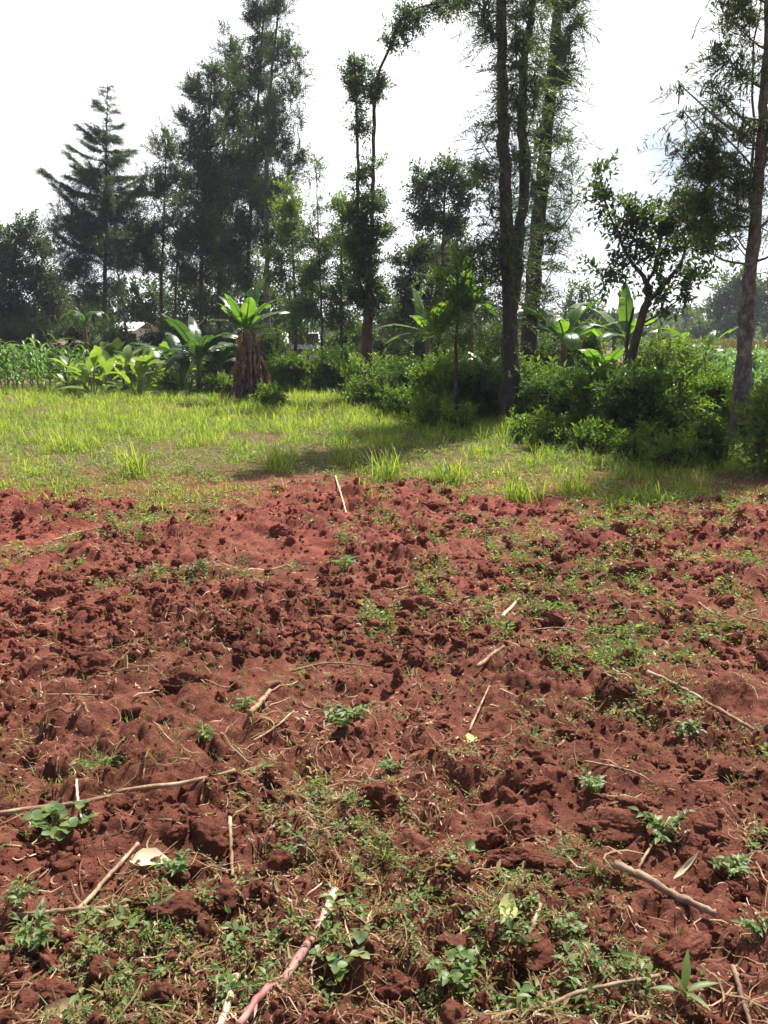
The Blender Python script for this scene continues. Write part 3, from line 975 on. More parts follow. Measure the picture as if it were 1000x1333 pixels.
# ------------------------------------------------------------------ single weeds in the near field
def herb(label, px, py, kind, size_px, seed, name='weed_plant'):
    rng = np.random.default_rng(seed)
    g = on_ground(px, py)
    d = float(np.hypot(g[1], CAMH))
    s = 0.86 * size_px / FPX * d                      # overall width, metres
    root = empty(name, g, label, 'weed', 'single weeds in the near soil')
    st, lf = MB(), MB()
    if kind == 'lance':
        for a, el, k in ((0.2, .35, 1.0), (3.0, .25, .9), (1.2, .9, 1.05), (-1.0, .3, .8), (2.2, 1.0, .5)):
            D = np.array([[math.cos(a) * math.cos(el), math.sin(a) * math.cos(el), math.sin(el)]])
            N = norm(np.array([[-math.cos(a) * .4, -math.sin(a) * .4, 1.0]]))
            V, F = strips((g + np.array([0, 0, s * .25]))[None], D, N, s * .6 * k, s * .13 * k, [0.1, .6, .95, 1, .8, .45, .03], bend=.25, fold=.45)
            mesh_obj('leaf', V, F, M['weed'], root, True)
        tube(st, spline([g - [0, 0, .01], g + [0.004, 0, s * .15], g + [0, 0, s * .27]], 5), s * .012, 6)
        st.build('stem', M['stem_green'], root, True)
        return
    ns = {'herb': 9, 'clover': 16, 'grassy': 8, 'vine': 7}[kind]
    for i in range(ns):
        a = rng.uniform(0, 2 * PI)
        R = s * 0.5 * rng.uniform(0.25, 1.0)
        top = g + np.array([math.cos(a) * R, math.sin(a) * R * 0.8, s * rng.uniform(0.15, 0.5)])
        Q = spline([g + rng.normal(0, s * .04, 3) * [1, 1, 0], (g + top) / 2 + [0, 0, s * .08], top], 7)
        tube(st, Q, s * 0.008, 4, cap=False)
        if kind == 'clover':
            k = 3
            th = a + np.arange(3) * 2.09
            D = norm(np.stack([np.cos(th), np.sin(th), rng.uniform(.05, .4, 3)], 1))
            N = norm(np.array([0, 0, 1.0]) + rng.normal(0, .25, (3, 3)))
            V, F = strips(np.repeat(top[None], 3, 0), D, N, s * rng.uniform(.13, .19), s * .15, [.15, .8, 1.0, .95, .6, .1], bend=.15, fold=.25)
            lf.add(V, F)
        elif kind == 'grassy':
            D = norm((top - g)[None] + rng.normal(0, s * .1, (3, 3)))
            V, F = strips(np.repeat(g[None], 3, 0), D, perp(D, rng), s * rng.uniform(.4, .8, 3), s * .03, [.7, 1, .8, .5, .05], bend=.3, fold=.5, grav=.3)
            lf.add(V, F)
        else:
            m = 9
            u = np.linspace(.25, 1, m)
            P = Q[np.clip((u * 6).astype(int), 0, 6)]
            th = a + np.where(np.arange(m) % 2, 1.2, -1.2) + rng.normal(0, .4, m)
            th[-1] = a
            D = norm(np.stack([np.cos(th), np.sin(th), rng.uniform(0, .6, m)], 1))
            N = norm(np.array([0, 0, 1.0]) + rng.normal(0, .3, (m, 3)))
            L = s * rng.uniform(.12, .22, m)
            V, F = strips(P, D, N, L, L * .45, [.1, .7, 1, .75, .35, .03], bend=.25, fold=.3)
            lf.add(V, F)
    st.build('stems', M['stem_green'], root)
    lf.build('leaves', M['weed'], root, True)


HERBS = [
    ('four leaved lance shaped seedling near the bottom right', 890, 1310, 'lance', 84),
    ('leafy clover like weed beside the long uprooted stalk', 445, 1262, 'clover', 84),
    ('lush broad leaved weed in the near left corner', 50, 1235, 'herb', 90),
    ('pale leafy weed under the long maize stalk', 78, 1092, 'clover', 90),
    ('weed with two upright leaves behind the maize stalk', 130, 1010, 'herb', 70),
    ('yellowish weed left of the field centre', 318, 925, 'herb', 50),
    ('bushy weed at the centre of the near field', 450, 948, 'herb', 90),
    ('weed right of the broad clod with fine leaves', 235, 1140, 'herb', 70),
    ('weed below the long ridge clod', 370, 1125, 'herb', 60),
    ('sprawling weed in front of the wide flat clod', 865, 1095, 'vine', 90),
    ('tall narrow weed at the bottom right of centre', 595, 1280, 'clover', 70),
    ('dark green sprig beside the folded yellow leaf', 683, 1180, 'herb', 40),
    ('weed behind the wide flat clod', 770, 1030, 'herb', 60),
    ('leafy weed between the husk chip and the centre weeds', 275, 970, 'herb', 60),
    ('fine grassy weed above the four leaved seedling', 880, 1240, 'grassy', 80),
    ('grassy weed left of the barky thick stick', 775, 1140, 'grassy', 60),
    ('weed at the right edge level with the curled husk', 950, 1140, 'herb', 70),
    ('grassy sprig under the orange root tuft', 500, 1120, 'grassy', 70),
    ('small bright weed below the barky thick stick', 745, 1215, 'clover', 40),
    ('weed in the far left soil by the grass', 260, 745, 'herb', 50),
    ('pale weed patch plant in the far centre soil', 450, 745, 'herb', 60),
    ('weed beside the bent brown twig', 690, 1310, 'clover', 40),
    ('weed with broad leaves at the near left edge', 25, 1175, 'herb', 60),
    ('weed right of the centre weeds', 505, 1005, 'herb', 50),
    ('yellow green weed above the long right stalk', 895, 960, 'herb', 60),
    ('weed at the right edge above the near corner', 985, 1215, 'herb', 60),
]
for i, (lab, px, py, kind, s) in enumerate(HERBS):
    herb(lab, px, py, kind, s, 500 + i)
print('field done', time.time() - T0)

# ------------------------------------------------------------------ trees
STYLE = {   # twig length, leaves per twig, leaf length, leaf width, spread angle, droop, twig thickness
    'broad':   dict(tl=0.42, nl=11, ll=0.115, lw=0.055, sp=0.9, dr=0.10, up=0.25),
    'olive':   dict(tl=0.45, nl=14, ll=0.11, lw=0.030, sp=0.7, dr=0.10, up=0.55),
    'frond':   dict(tl=0.75, nl=26, ll=0.15, lw=0.024, sp=0.7, dr=0.5, up=0.6),
    'needle':  dict(tl=0.40, nl=16, ll=0.12, lw=0.026, sp=0.75, dr=0.15, up=0.2),
    'far':     dict(tl=0.75, nl=10, ll=0.24, lw=0.11, sp=0.9, dr=0.1, up=0.4),
    'hedge':   dict(tl=0.30, nl=10, ll=0.105, lw=0.045, sp=0.9, dr=0.12, up=0.35),
}


def twig_leaves(P, D, st, rng, scale=1.0):
    """leaves along twigs that start at P and run along D (both (n,3))"""
    s = STYLE[st]
    n, k = len(P), s['nl']
    tl = s['tl'] * scale * rng.uniform(0.6, 1.25, n)
    t = np.tile(np.linspace(0.08, 1.0, k), n)
    idx = np.repeat(np.arange(n), k)
    d, p = D[idx], P[idx]
    A = perp(D, rng)[idx]
    B = np.cross(d, A)
    if st in ('frond',):
        side = np.where(np.tile(np.arange(k) % 2, n), 1.0, -1.0)[:, None] * A + rng.normal(0, 0.18, (n * k, 3))
    else:
        ph = np.tile(np.arange(k) * 2.4, n) + np.repeat(rng.uniform(0, 6.28, n), k)
        side = np.cos(ph)[:, None] * A + np.sin(ph)[:, None] * B
    Q = p + d * (tl[idx] * t)[:, None]
    Q[:, 2] -= s['dr'] * tl[idx] * t * t
    sp = s['sp'] * rng.uniform(0.7, 1.2, n * k)[:, None]
    LD = norm(d * np.cos(sp) + side * np.sin(sp) + np.array([0, 0, -s['dr'] * 0.8]) * t[:, None])
    N = norm(np.array([0, 0, 1.0]) + rng.normal(0, 0.55, LD.shape))
    L = s['ll'] * scale * rng.uniform(0.6, 1.2, n * k)
    return rhombs(Q, LD, N, L, L * s['lw'] / s['ll'])


COVER = 3.6


def leaf_area(st, scale):
    s = STYLE[st]
    return s['nl'] * 0.5 * s['ll'] * s['lw'] * 0.81 * scale * scale


def clump(lf, br, c, r, cov, st, rng, attach=None, scale=1.0, sub=None, tw=True):
    """foliage filling an ellipsoid c, r. cov = leaf area seen from the front per unit of its outline"""
    c, r = np.asarray(c, float), np.asarray(r, float)
    area = PI * r[0] * r[2]
    nt = max(3, int(cov * area / leaf_area(st, scale) * COVER))
    K = sub or int(np.clip(area * 3.2 + 3, 4, 26))
    u = norm(rng.normal(size=(K, 3)))
    sc = c + u * r * (rng.uniform(0.1, 1, K) ** 0.5)[:, None] * 0.86
    rs = 0.42 * r.min() * rng.uniform(0.6, 1.25, K) + 0.10
    if attach is not None:
        for k in range(K):
            mid = (attach + sc[k]) / 2 + rng.normal(0, 0.06, 3) + np.array([0, 0, -0.08])
            L = np.linalg.norm(sc[k] - attach)
            tube(br, spline([attach, mid, sc[k]], 6), np.linspace(0.010 + 0.009 * L, 0.005, 6), 5, cap=False)
    which = rng.integers(0, K, nt)
    v = norm(rng.normal(size=(nt, 3)))
    P = sc[which] + v * (rs[which] * rng.uniform(0.05, 1, nt) ** 0.6)[:, None] * np.array([1, 1, 0.85])
    out = norm(P - c + 1e-6)
    D = norm(v * 0.5 + out * 0.5 + np.array([0, 0, STYLE[st]['up']]) + rng.normal(0, 0.3, v.shape))
    P = P - D * STYLE[st]['tl'] * scale * 0.4
    V, F = twig_leaves(P, D, st, rng, scale)
    lf.add(V, F)


def tree(name, label, cat, Y, trunks, clumps, st, mat, bark='bark', cov=1.0, scale=1.0, seed=0, group=None, depth=0.8, along=(), sides=9, extra=None):
    """trunks: [(photo points from the base up, base radius, top radius, depth shift)]; clumps: (px, py, rx, ry[, coverage[, depth shift]])"""
    rng = np.random.default_rng(seed)
    k = ppm(Y)
    b = at(*trunks[0][0][0], Y + (trunks[0][3] if len(trunks[0]) > 3 else 0))
    root = empty(name, (b[0], b[1], 0), label, cat, group)
    tm, lf = MB(), MB()
    axes = []
    for tr in trunks:
        pts, r0, r1 = tr[:3]
        dy = tr[3] if len(tr) > 3 else 0
        P = np.array([at(px, py, Y + dy) for px, py in pts])
        if tr is trunks[0] or (len(tr) > 4 and tr[4]):
            P[0, 2] = -0.1
        n = max(10, int(np.linalg.norm(P[-1] - P[0]) * 5))
        Q = spline(P, n)
        Q[1:-1] += rng.normal(0, 0.012, (n - 2, 3)) * [1, 1, 0]
        t = np.linspace(0, 1, n)
        R = r0 + (r1 - r0) * t ** 0.8
        if P[0, 2] < 0:
            R = R * (1 + 0.35 * np.exp(-t * n / 2.2))
        tube(tm, Q, R * (1 + 0.05 * rng.normal(size=n)), sides, rng, 0.07)
        axes.append((Q, R))
    allp = np.concatenate([a[0] for a in axes])
    for cl in clumps:
        px, py, rx, ry = cl[:4]
        cv = cl[4] if len(cl) > 4 else 1.0
        dy = cl[5] if len(cl) > 5 else rng.uniform(-0.5, 0.5) * rx / k * 0.8
        c = at(px, py, Y + dy)
        r = np.array([rx / k, max(rx / k * depth, 0.15), ry / k])
        low = allp[allp[:, 2] < c[2] + 0.1]
        low = low if len(low) else allp[:3]
        hd = np.linalg.norm((low - c)[:, :2], axis=1)
        j = np.argmin(hd ** 2 + 1.5 * (c[2] - low[:, 2] - 0.75 * hd) ** 2)
        a = low[j]
        if np.linalg.norm(c - a) > 0.25:
            mid = (a + c) / 2 + np.array([0, 0, -0.12]) + rng.normal(0, 0.06, 3)
            L = np.linalg.norm(c - a)
            tube(tm, spline([a, mid, c], 9), np.linspace(0.010 + 0.010 * L, 0.008, 9), 6, rng, 0.05, cap=False)
        clump(lf, tm, c, r, cov * cv, st, rng, attach=c, scale=scale)
    for (ti, t0, t1, rad, cv) in along:          # shoots growing straight from a trunk
        Q, R = axes[ti]
        n = len(Q)
        i0, i1 = int(t0 * (n - 1)), int(t1 * (n - 1))
        seg = Q[i0:i1 + 1]
        L = np.linalg.norm(seg[-1] - seg[0])
        m = int(cv * 2 * rad * L / leaf_area(st, scale) * 2.2)
        u = rng.uniform(0, len(seg) - 1.001, m)
        u = np.where(rng.uniform(0, 1, m) < 0.5, np.floor(u / 3) * 3 + rng.normal(0, .4, m), u).clip(0, len(seg) - 1.001)
        ii = u.astype(int)
        P = seg[ii] + (seg[np.minimum(ii + 1, len(seg) - 1)] - seg[ii]) * (u - ii)[:, None]
        a = rng.uniform(0, 2 * PI, m)
        D = norm(np.stack([np.cos(a), np.sin(a), rng.uniform(0.1, 0.9, m)], 1))
        P = P + D * (rad * rng.uniform(0.0, 0.75, m) ** 1.2)[:, None]
        V, F = twig_leaves(P, D, st, rng, scale)
        lf.add(V, F)
    if extra:
        extra(tm, lf, axes, rng, k)
    tm.build('trunk', M[bark], root, True)
    lf.build('crown', M[mat], root)
    return root


def fir_branches(Y, axis_i, ytop, ybot, tiers, cov, st, scale):
    """tiers: (photo y, half width px, droop) - whorls of branches up a straight trunk"""
    def go(tm, lf, axes, rng, k):
        Q, R = axes[axis_i]
        ys = [t[0] for t in tiers]
        ws = [t[1] for t in tiers]
        z0, z1 = at(500, ybot, Y)[2], at(500, ytop, Y)[2]
        z = z0
        while z < z1 - 0.05:
            ypx = ybot + (ytop - ybot) * (z - z0) / (z1 - z0)
            w = np.interp(ypx, ys, ws) / k
            c = Q[np.argmin(abs(Q[:, 2] - z))]
            for b in range(rng.integers(2, 5)):
                a = rng.uniform(0, 2 * PI)
                L = w * rng.uniform(0.35, 1.15) * (1.05 if math.cos(a) < 0 else 0.92)
                el = rng.uniform(0.0, 0.6)
                tip = c + np.array([math.cos(a) * L, math.sin(a) * L, L * el])
                mid = c + np.array([math.cos(a) * L * 0.5, math.sin(a) * L * 0.5, L * el * 0.25])
                B = spline([c, mid, tip], 8)
                tube(tm, B, np.linspace(0.012 + 0.012 * L, 0.006, 8), 5, cap=False)
                area = L * 0.22 * (0.5 + L * 0.35)
                m = max(5, int(cov * area * 2 / leaf_area(st, scale)))
                u = rng.uniform(0.15, 1, m) ** 0.8 * 6.99
                ii = u.astype(int)
                P = B[ii] + (B[ii + 1] - B[ii]) * (u - ii)[:, None]
                ax = norm(B[-1] - B[0])
                s = np.cross(ax, [0, 0, 1.0])
                D = norm(ax * rng.uniform(0.4, 1, (m, 1)) + s * rng.uniform(-1, 1, (m, 1)) + np.array([0, 0, 1.0]) * rng.uniform(-0.25, 0.35, (m, 1)))
                V, F = twig_leaves(P, D, st, rng, scale)
                lf.add(V, F)
            z += rng.uniform(0.10, 0.32)
    return go


# --- far left mass
tree('broadleaf_tree', 'low dark tree at the far left edge of the grove', 'tree', 43, [([(18, 470), (14, 380), (22, 310)], .14, .05)],
     [(10, 330, 36, 38), (40, 322, 34, 32), (8, 385, 44, 40, 1.3), (52, 380, 34, 44, 1.2), (25, 425, 50, 28, 1.2), (34, 296, 18, 16, .8)], 'broad', 'tree_dark', cov=1.1, scale=1.6, seed=101)
tree('conifer_tree', 'tall pointed conifer with tiered branches on the left', 'tree', 41, [([(136, 470), (137, 380), (138, 250), (140, 108)], .17, .012)],
     [(105, 320, 38, 38, 1.3), (125, 245, 34, 26, .7), (145, 215, 20, 24, .7), (110, 260, 26, 22, .7), (155, 320, 42, 44, 1.3), (120, 370, 42, 30, 1.2), (88, 290, 24, 30, 1.0), (130, 280, 40, 30, 1.0), (165, 275, 22, 26, .8)], 'needle', 'tree_dark', cov=.9, scale=1.3, seed=102,
     extra=fir_branches(41, 0, 110, 345, [(110, 3), (150, 15), (185, 26), (200, 36), (230, 44), (245, 58), (300, 72), (345, 60)], 2.6, 'needle', 0.95))
tree('slender_tree', 'bare leaning pale stem right of the conifer trunk', 'tree', 38, [([(170, 450), (160, 400), (152, 345), (146, 300)], .055, .03)],
     [(150, 318, 26, 20, .8)], 'broad', 'tree_dark', 'bark_pale', scale=1.2, seed=103)
tree('broadleaf_tree', 'medium leafy tree between the conifer and the tall grove', 'tree', 41, [([(212, 460), (210, 380), (214, 280), (216, 190)], .11, .02), ([(228, 460), (229, 370), (236, 300)], .08, .03, .5, True)],
     [(217, 200, 22, 28, .8), (200, 245, 26, 34, .9), (232, 240, 22, 30, .8), (196, 300, 30, 32, 1.0), (228, 300, 26, 32, 1.0), (186, 345, 26, 24, .9), (224, 350, 30, 24, .7)], 'olive', 'tree_dark', cov=1.0, scale=1.5, seed=104)
# --- the tall grove
GR = 'tall slim trees of the left grove'
tree('tall_tree', 'leftmost trunk of the tall grove, crown lower than its neighbours', 'tree', 38, [([(262, 470), (262, 380), (266, 250), (276, 100)], .14, .025)],
     [(282, 90, 14, 22, .7), (268, 130, 26, 34, .9), (250, 175, 26, 38, .9), (275, 200, 32, 46, 1.0), (256, 250, 34, 42, 1.1), (270, 310, 36, 42, 1.2), (250, 350, 30, 28, 1.0)], 'olive', 'tree_dark', cov=1.0, scale=1.3, seed=111, group=GR)
tree('tall_tree', 'second trunk of the tall grove, narrow crown behind the first', 'tree', 40, [([(286, 470), (285, 380), (290, 220), (300, 60)], .14, .025)],
     [(302, 60, 18, 26, .7), (296, 110, 24, 38, .9), (304, 170, 30, 44, 1.0), (290, 240, 32, 42, 1.1), (296, 310, 38, 44, 1.2), (290, 365, 34, 28, .9)], 'olive', 'tree_dark', cov=1.0, scale=1.35, seed=112, group=GR)
tree('tall_tree', 'third trunk of the tall grove, its top reaching the picture edge', 'tree', 37.5, [([(322, 470), (322, 380), (330, 220), (346, -20)], .15, .03)],
     [(345, -5, 20, 26, .7), (338, 45, 22, 36, .9), (330, 95, 22, 40, .9), (345, 130, 22, 44, .8), (322, 190, 32, 46, 1.1), (330, 250, 34, 44, 1.3), (322, 310, 36, 42, 1.3), (330, 365, 30, 26, .8)], 'olive', 'tree_dark', cov=1.0, scale=1.28, seed=113, group=GR)
tree('tall_tree', 'rightmost trunk of the tall grove with an airy crown against the sky', 'tree', 36, [([(349, 470), (348, 380), (347, 220), (354, 90), (366, -10)], .16, .03)],
     [(370, 15, 22, 30, .5), (385, 75, 20, 34, .38), (362, 70, 20, 40, .5), (378, 130, 24, 36, .4), (390, 180, 14, 40, .35), (360, 170, 22, 44, .75), (375, 225, 24, 30, .6), (352, 255, 26, 36, .9), (365, 300, 26, 30, .8)],
     'olive', 'tree_dark', 'bark_pale', cov=1.0, scale=1.25, seed=114, group=GR)
# --- medium trees between the grove and the twin stems
tree('broadleaf_tree', 'bushy olive green tree right of the tall grove', 'tree', 30, [([(385, 450), (384, 380), (378, 270)], .08, .02)],
     [(372, 270, 24, 28, .8), (385, 310, 30, 32, 1.0), (368, 350, 30, 30, 1.0), (400, 360, 26, 34, 1.0), (390, 405, 34, 28, .9)], 'broad', 'tree_lime', cov=1.0, scale=1.1, seed=121)
tree('slender_tree', 'thin young tree with feathery top before the grove gap', 'tree', 28, [([(419, 455), (418, 380), (414, 300), (412, 205)], .05, .01)],
     [(412, 225, 16, 26, .3), (416, 270, 16, 26, .35), (412, 310, 24, 24, .7), (425, 350, 26, 30, 1.0), (410, 395, 28, 28, .9)], 'frond', 'tree_mid', cov=1.0, scale=1.1, seed=122, depth=.9)
tree('broadleaf_tree', 'leafy tree just left of the pruned twin stems', 'tree', 29, [([(445, 455), (444, 390), (446, 290)], .09, .02)],
     [(446, 275, 20, 24, .9), (440, 315, 26, 30, 1.0), (455, 350, 26, 30, 1.0), (436, 385, 30, 30, 1.0), (450, 425, 30, 22, .8)], 'broad', 'tree_lime', cov=1.0, scale=1.1, seed=123)
# --- pruned twin stem tree
tree('pruned_tree', 'pruned tree whose thick trunk splits into two thin bare stems', 'tree', 22,
     [([(477, 466), (478, 430), (479, 400), (482, 350)], .155, .10), ([(470, 400), (464, 330), (466, 240), (464, 150), (461, 68)], .075, .018, -.1), ([(482, 350), (485, 280), (486, 200), (490, 110), (506, 66), (528, 20), (575, 2)], .06, .022, .1)],
     [(462, 95, 11, 30, .8), (463, 130, 18, 26, 1.0), (466, 165, 13, 18, 1.0), (467, 222, 9, 22, 1.0),
      (490, 105, 11, 22, .8), (489, 135, 13, 16, 1.1), (484, 275, 20, 22, 1.0), (490, 310, 22, 24, 1.1), (462, 290, 16, 34, 1.0), (468, 330, 20, 26, 1.1),
      (484, 372, 26, 26, 1.4), (466, 378, 20, 22, 1.2), (505, 50, 9, 10, .9), (522, 32, 16, 18, .9), (545, 18, 20, 16, 1.0), (570, 12, 16, 14, .9), (528, 55, 12, 10, .5), (590, -4, 22, 16, .9)],
     'broad', 'tree_mid', 'bark_red', cov=1.25, scale=.8, seed=131, depth=.8, along=[(1, .0, .5, .2, 1.0), (0, .5, 1, .38, 1.1), (2, .0, .35, .28, 1.0)])
# --- centre background
tree('broadleaf_tree', 'dark round headed tree behind the bananas at the centre', 'tree', 30, [([(578, 460), (576, 380), (580, 230)], .13, .03)],
     [(556, 225, 15, 16, .9), (585, 225, 20, 18, .9), (568, 250, 30, 24, 1.3), (600, 245, 20, 28, 1.2), (575, 285, 34, 26, 1.5), (550, 282, 16, 16, .9), (615, 240, 14, 30, .9)], 'broad', 'tree_dark', cov=1.15, scale=1.25, seed=141)
tree('broadleaf_tree', 'spreading dark tree low behind the centre bananas', 'tree', 33, [([(540, 460), (545, 400), (548, 340)], .12, .04)],
     [(535, 350, 26, 26, 1.3), (560, 330, 34, 26, 1.3), (548, 385, 44, 30, 1.4), (590, 365, 40, 34, 1.4), (530, 420, 30, 22, 1.0), (600, 410, 30, 26, 1.2)], 'broad', 'tree_dark', cov=1.1, scale=1.4, seed=142)
tree('feathery_tree', 'young feathery tree in front of the tall banana leaf', 'tree', 15.5, [([(594, 520), (594, 450), (595, 380), (594, 315)], .045, .012)],
     [(594, 330, 16, 18, .6), (590, 365, 28, 24, .8), (602, 395, 34, 26, .9), (580, 420, 30, 22, .9), (605, 440, 30, 18, .8)], 'frond', 'tree_lime', cov=1.3, scale=.95, seed=143, depth=.9)
# --- the big trunks
tree('tall_trunk_tree', 'nearest big dark trunk at the centre, forked low with a ragged ivy of shoots', 'tree', 15.6,
     [([(663, 548), (664, 470), (664, 400), (660, 300), (656, 200), (654, 100), (652, -60), (650, -260)], .185, .06, 0),
      ([(668, 392), (674, 320), (684, 240), (680, 170), (682, 90), (692, 10), (698, -60), (706, -200)], .12, .05, .25)],
     [(650, -110, 60, 40, .8), (690, -170, 60, 44, .8), (640, -240, 50, 50, .7), (700, -90, 40, 34, .7), (640, 40, 22, 30, .7), (628, 15, 26, 24, .8), (612, -12, 26, 20, .8), (690, 20, 26, 34, .8), (672, 60, 20, 40, .9), (655, 130, 16, 40, .8), (668, 110, 16, 30, .8), (696, 95, 16, 26, .7),
      (632, 215, 22, 34, .35), (625, 180, 14, 22, .25), (640, 270, 24, 30, .7), (632, 310, 34, 26, 1.0), (640, 350, 30, 22, .9), (620, 335, 24, 20, .8), (695, 140, 18, 22, .6), (676, 200, 18, 28, .6)],
     'frond', 'frond', 'bark', cov=.9, scale=.8, seed=151, depth=.9, along=[(0, .30, .95, .26, .8), (1, .1, .95, .26, .75), (0, .12, .32, .22, .5)], sides=12)
tree('tall_trunk_tree', 'leaning big trunk right of the forked one, standing farther back', 'tree', 19.5,
     [([(684, 462), (692, 400), (700, 300), (708, 220), (716, 130), (724, 40), (731, -60), (740, -200)], .20, .08, 0)],
     [(740, -70, 44, 36, .8), (760, -140, 50, 44, .8), (715, -170, 44, 40, .8), (738, 15, 20, 30, .9), (742, 55, 22, 30, .9), (735, -5, 30, 26, 1.0), (728, 90, 22, 26, 1.0), (716, 110, 26, 18, 1.1), (722, 150, 24, 24, .35), (738, 180, 26, 34, .30), (730, 240, 26, 34, .35), (742, 215, 22, 22, .2), (700, 190, 18, 34, .7), (712, 290, 26, 26, .7),
      (735, 290, 22, 18, .3), (722, 325, 22, 18, .6), (690, 250, 14, 34, .6), (722, 345, 16, 18, .3), (700, 400, 16, 40, .7), (755, 260, 16, 14, .2)],
     'frond', 'frond', 'bark', cov=.9, scale=.9, seed=152, depth=.9, along=[(0, .12, .95, .34, .95)], sides=12)
# --- forked tree on the right
tree('forked_tree', 'forked broad leaved tree with a flat open crown on the right', 'tree', 14.2,
     [([(818, 515), (822, 470), (836, 415), (842, 392), (846, 372)], .075, .055), ([(846, 375), (832, 352), (818, 334), (806, 305)], .045, .02, -.2), ([(838, 380), (850, 355), (858, 320), (862, 290)], .04, .018, .3),
      ([(843, 392), (868, 365), (884, 345), (900, 310)], .045, .02, -.1), ([(812, 500), (818, 440), (825, 400)], .035, .02, .35, True)],
     [(778, 220, 14, 14, .7), (795, 245, 24, 20, 1.0), (815, 262, 24, 20, .9), (798, 290, 26, 18, 1.0), (840, 290, 26, 20, 1.0), (868, 300, 28, 24, 1.2), (825, 312, 30, 14, 1.0), (900, 320, 26, 24, 1.3), (915, 295, 22, 26, 1.0),
      (852, 330, 32, 14, 1.1), (795, 350, 24, 18, 1.2), (800, 325, 18, 12, .8), (872, 262, 26, 22, .9), (868, 378, 22, 18, 1.2), (895, 382, 24, 14, 1.1), (870, 405, 20, 10, .7), (905, 352, 22, 14, .9)],
     'broad', 'tree_mid', 'bark', cov=.85, scale=1.05, seed=161, depth=.9, sides=10)
# --- right edge grevillea
tree('feathery_tree', 'tall pale barked tree with feathery foliage at the right edge', 'tree', 13.0,
     [([(961, 580), (966, 500), (972, 420), (981, 320), (988, 220), (996, 110), (1006, -60), (1020, -250)], .145, .04, 0), ([(979, 330), (977, 250), (982, 170), (980, 70), (990, 10)], .028, .012, .3),
      ([(985, 300), (1010, 280), (1040, 262)], .03, .012, .1), ([(976, 345), (1005, 332), (1030, 320)], .024, .01, -.2)],
     [(960, -60, 60, 40, .7), (1020, -110, 70, 50, .8), (980, -170, 60, 50, .8), (1040, -220, 60, 50, .8), (1060, 20, 50, 60, .7), (945, 20, 32, 30, .45), (975, 30, 30, 40, .55), (930, 55, 22, 20, .35), (960, 80, 30, 30, .55), (925, 105, 20, 22, .35), (950, 130, 30, 28, .5), (925, 160, 28, 26, .5), (962, 180, 30, 34, .5), (885, 110, 10, 10, .35), (890, 145, 8, 22, .12),
      (900, 185, 20, 20, .4), (880, 195, 16, 16, .3), (930, 210, 34, 30, .9), (905, 225, 26, 22, .9), (955, 240, 34, 30, 1.0), (925, 260, 40, 28, 1.2), (950, 290, 36, 24, .9), (905, 285, 22, 22, .6), (1010, 150, 30, 60, .5), (1020, 60, 30, 50, .5), (1015, 260, 26, 40, .6), (960, 320, 20, 14, .4)],
     'frond', 'frond', 'bark_pale', cov=1.25, scale=.8, seed=171, depth=.9, sides=14, along=[(1, .1, .9, .2, .35)])
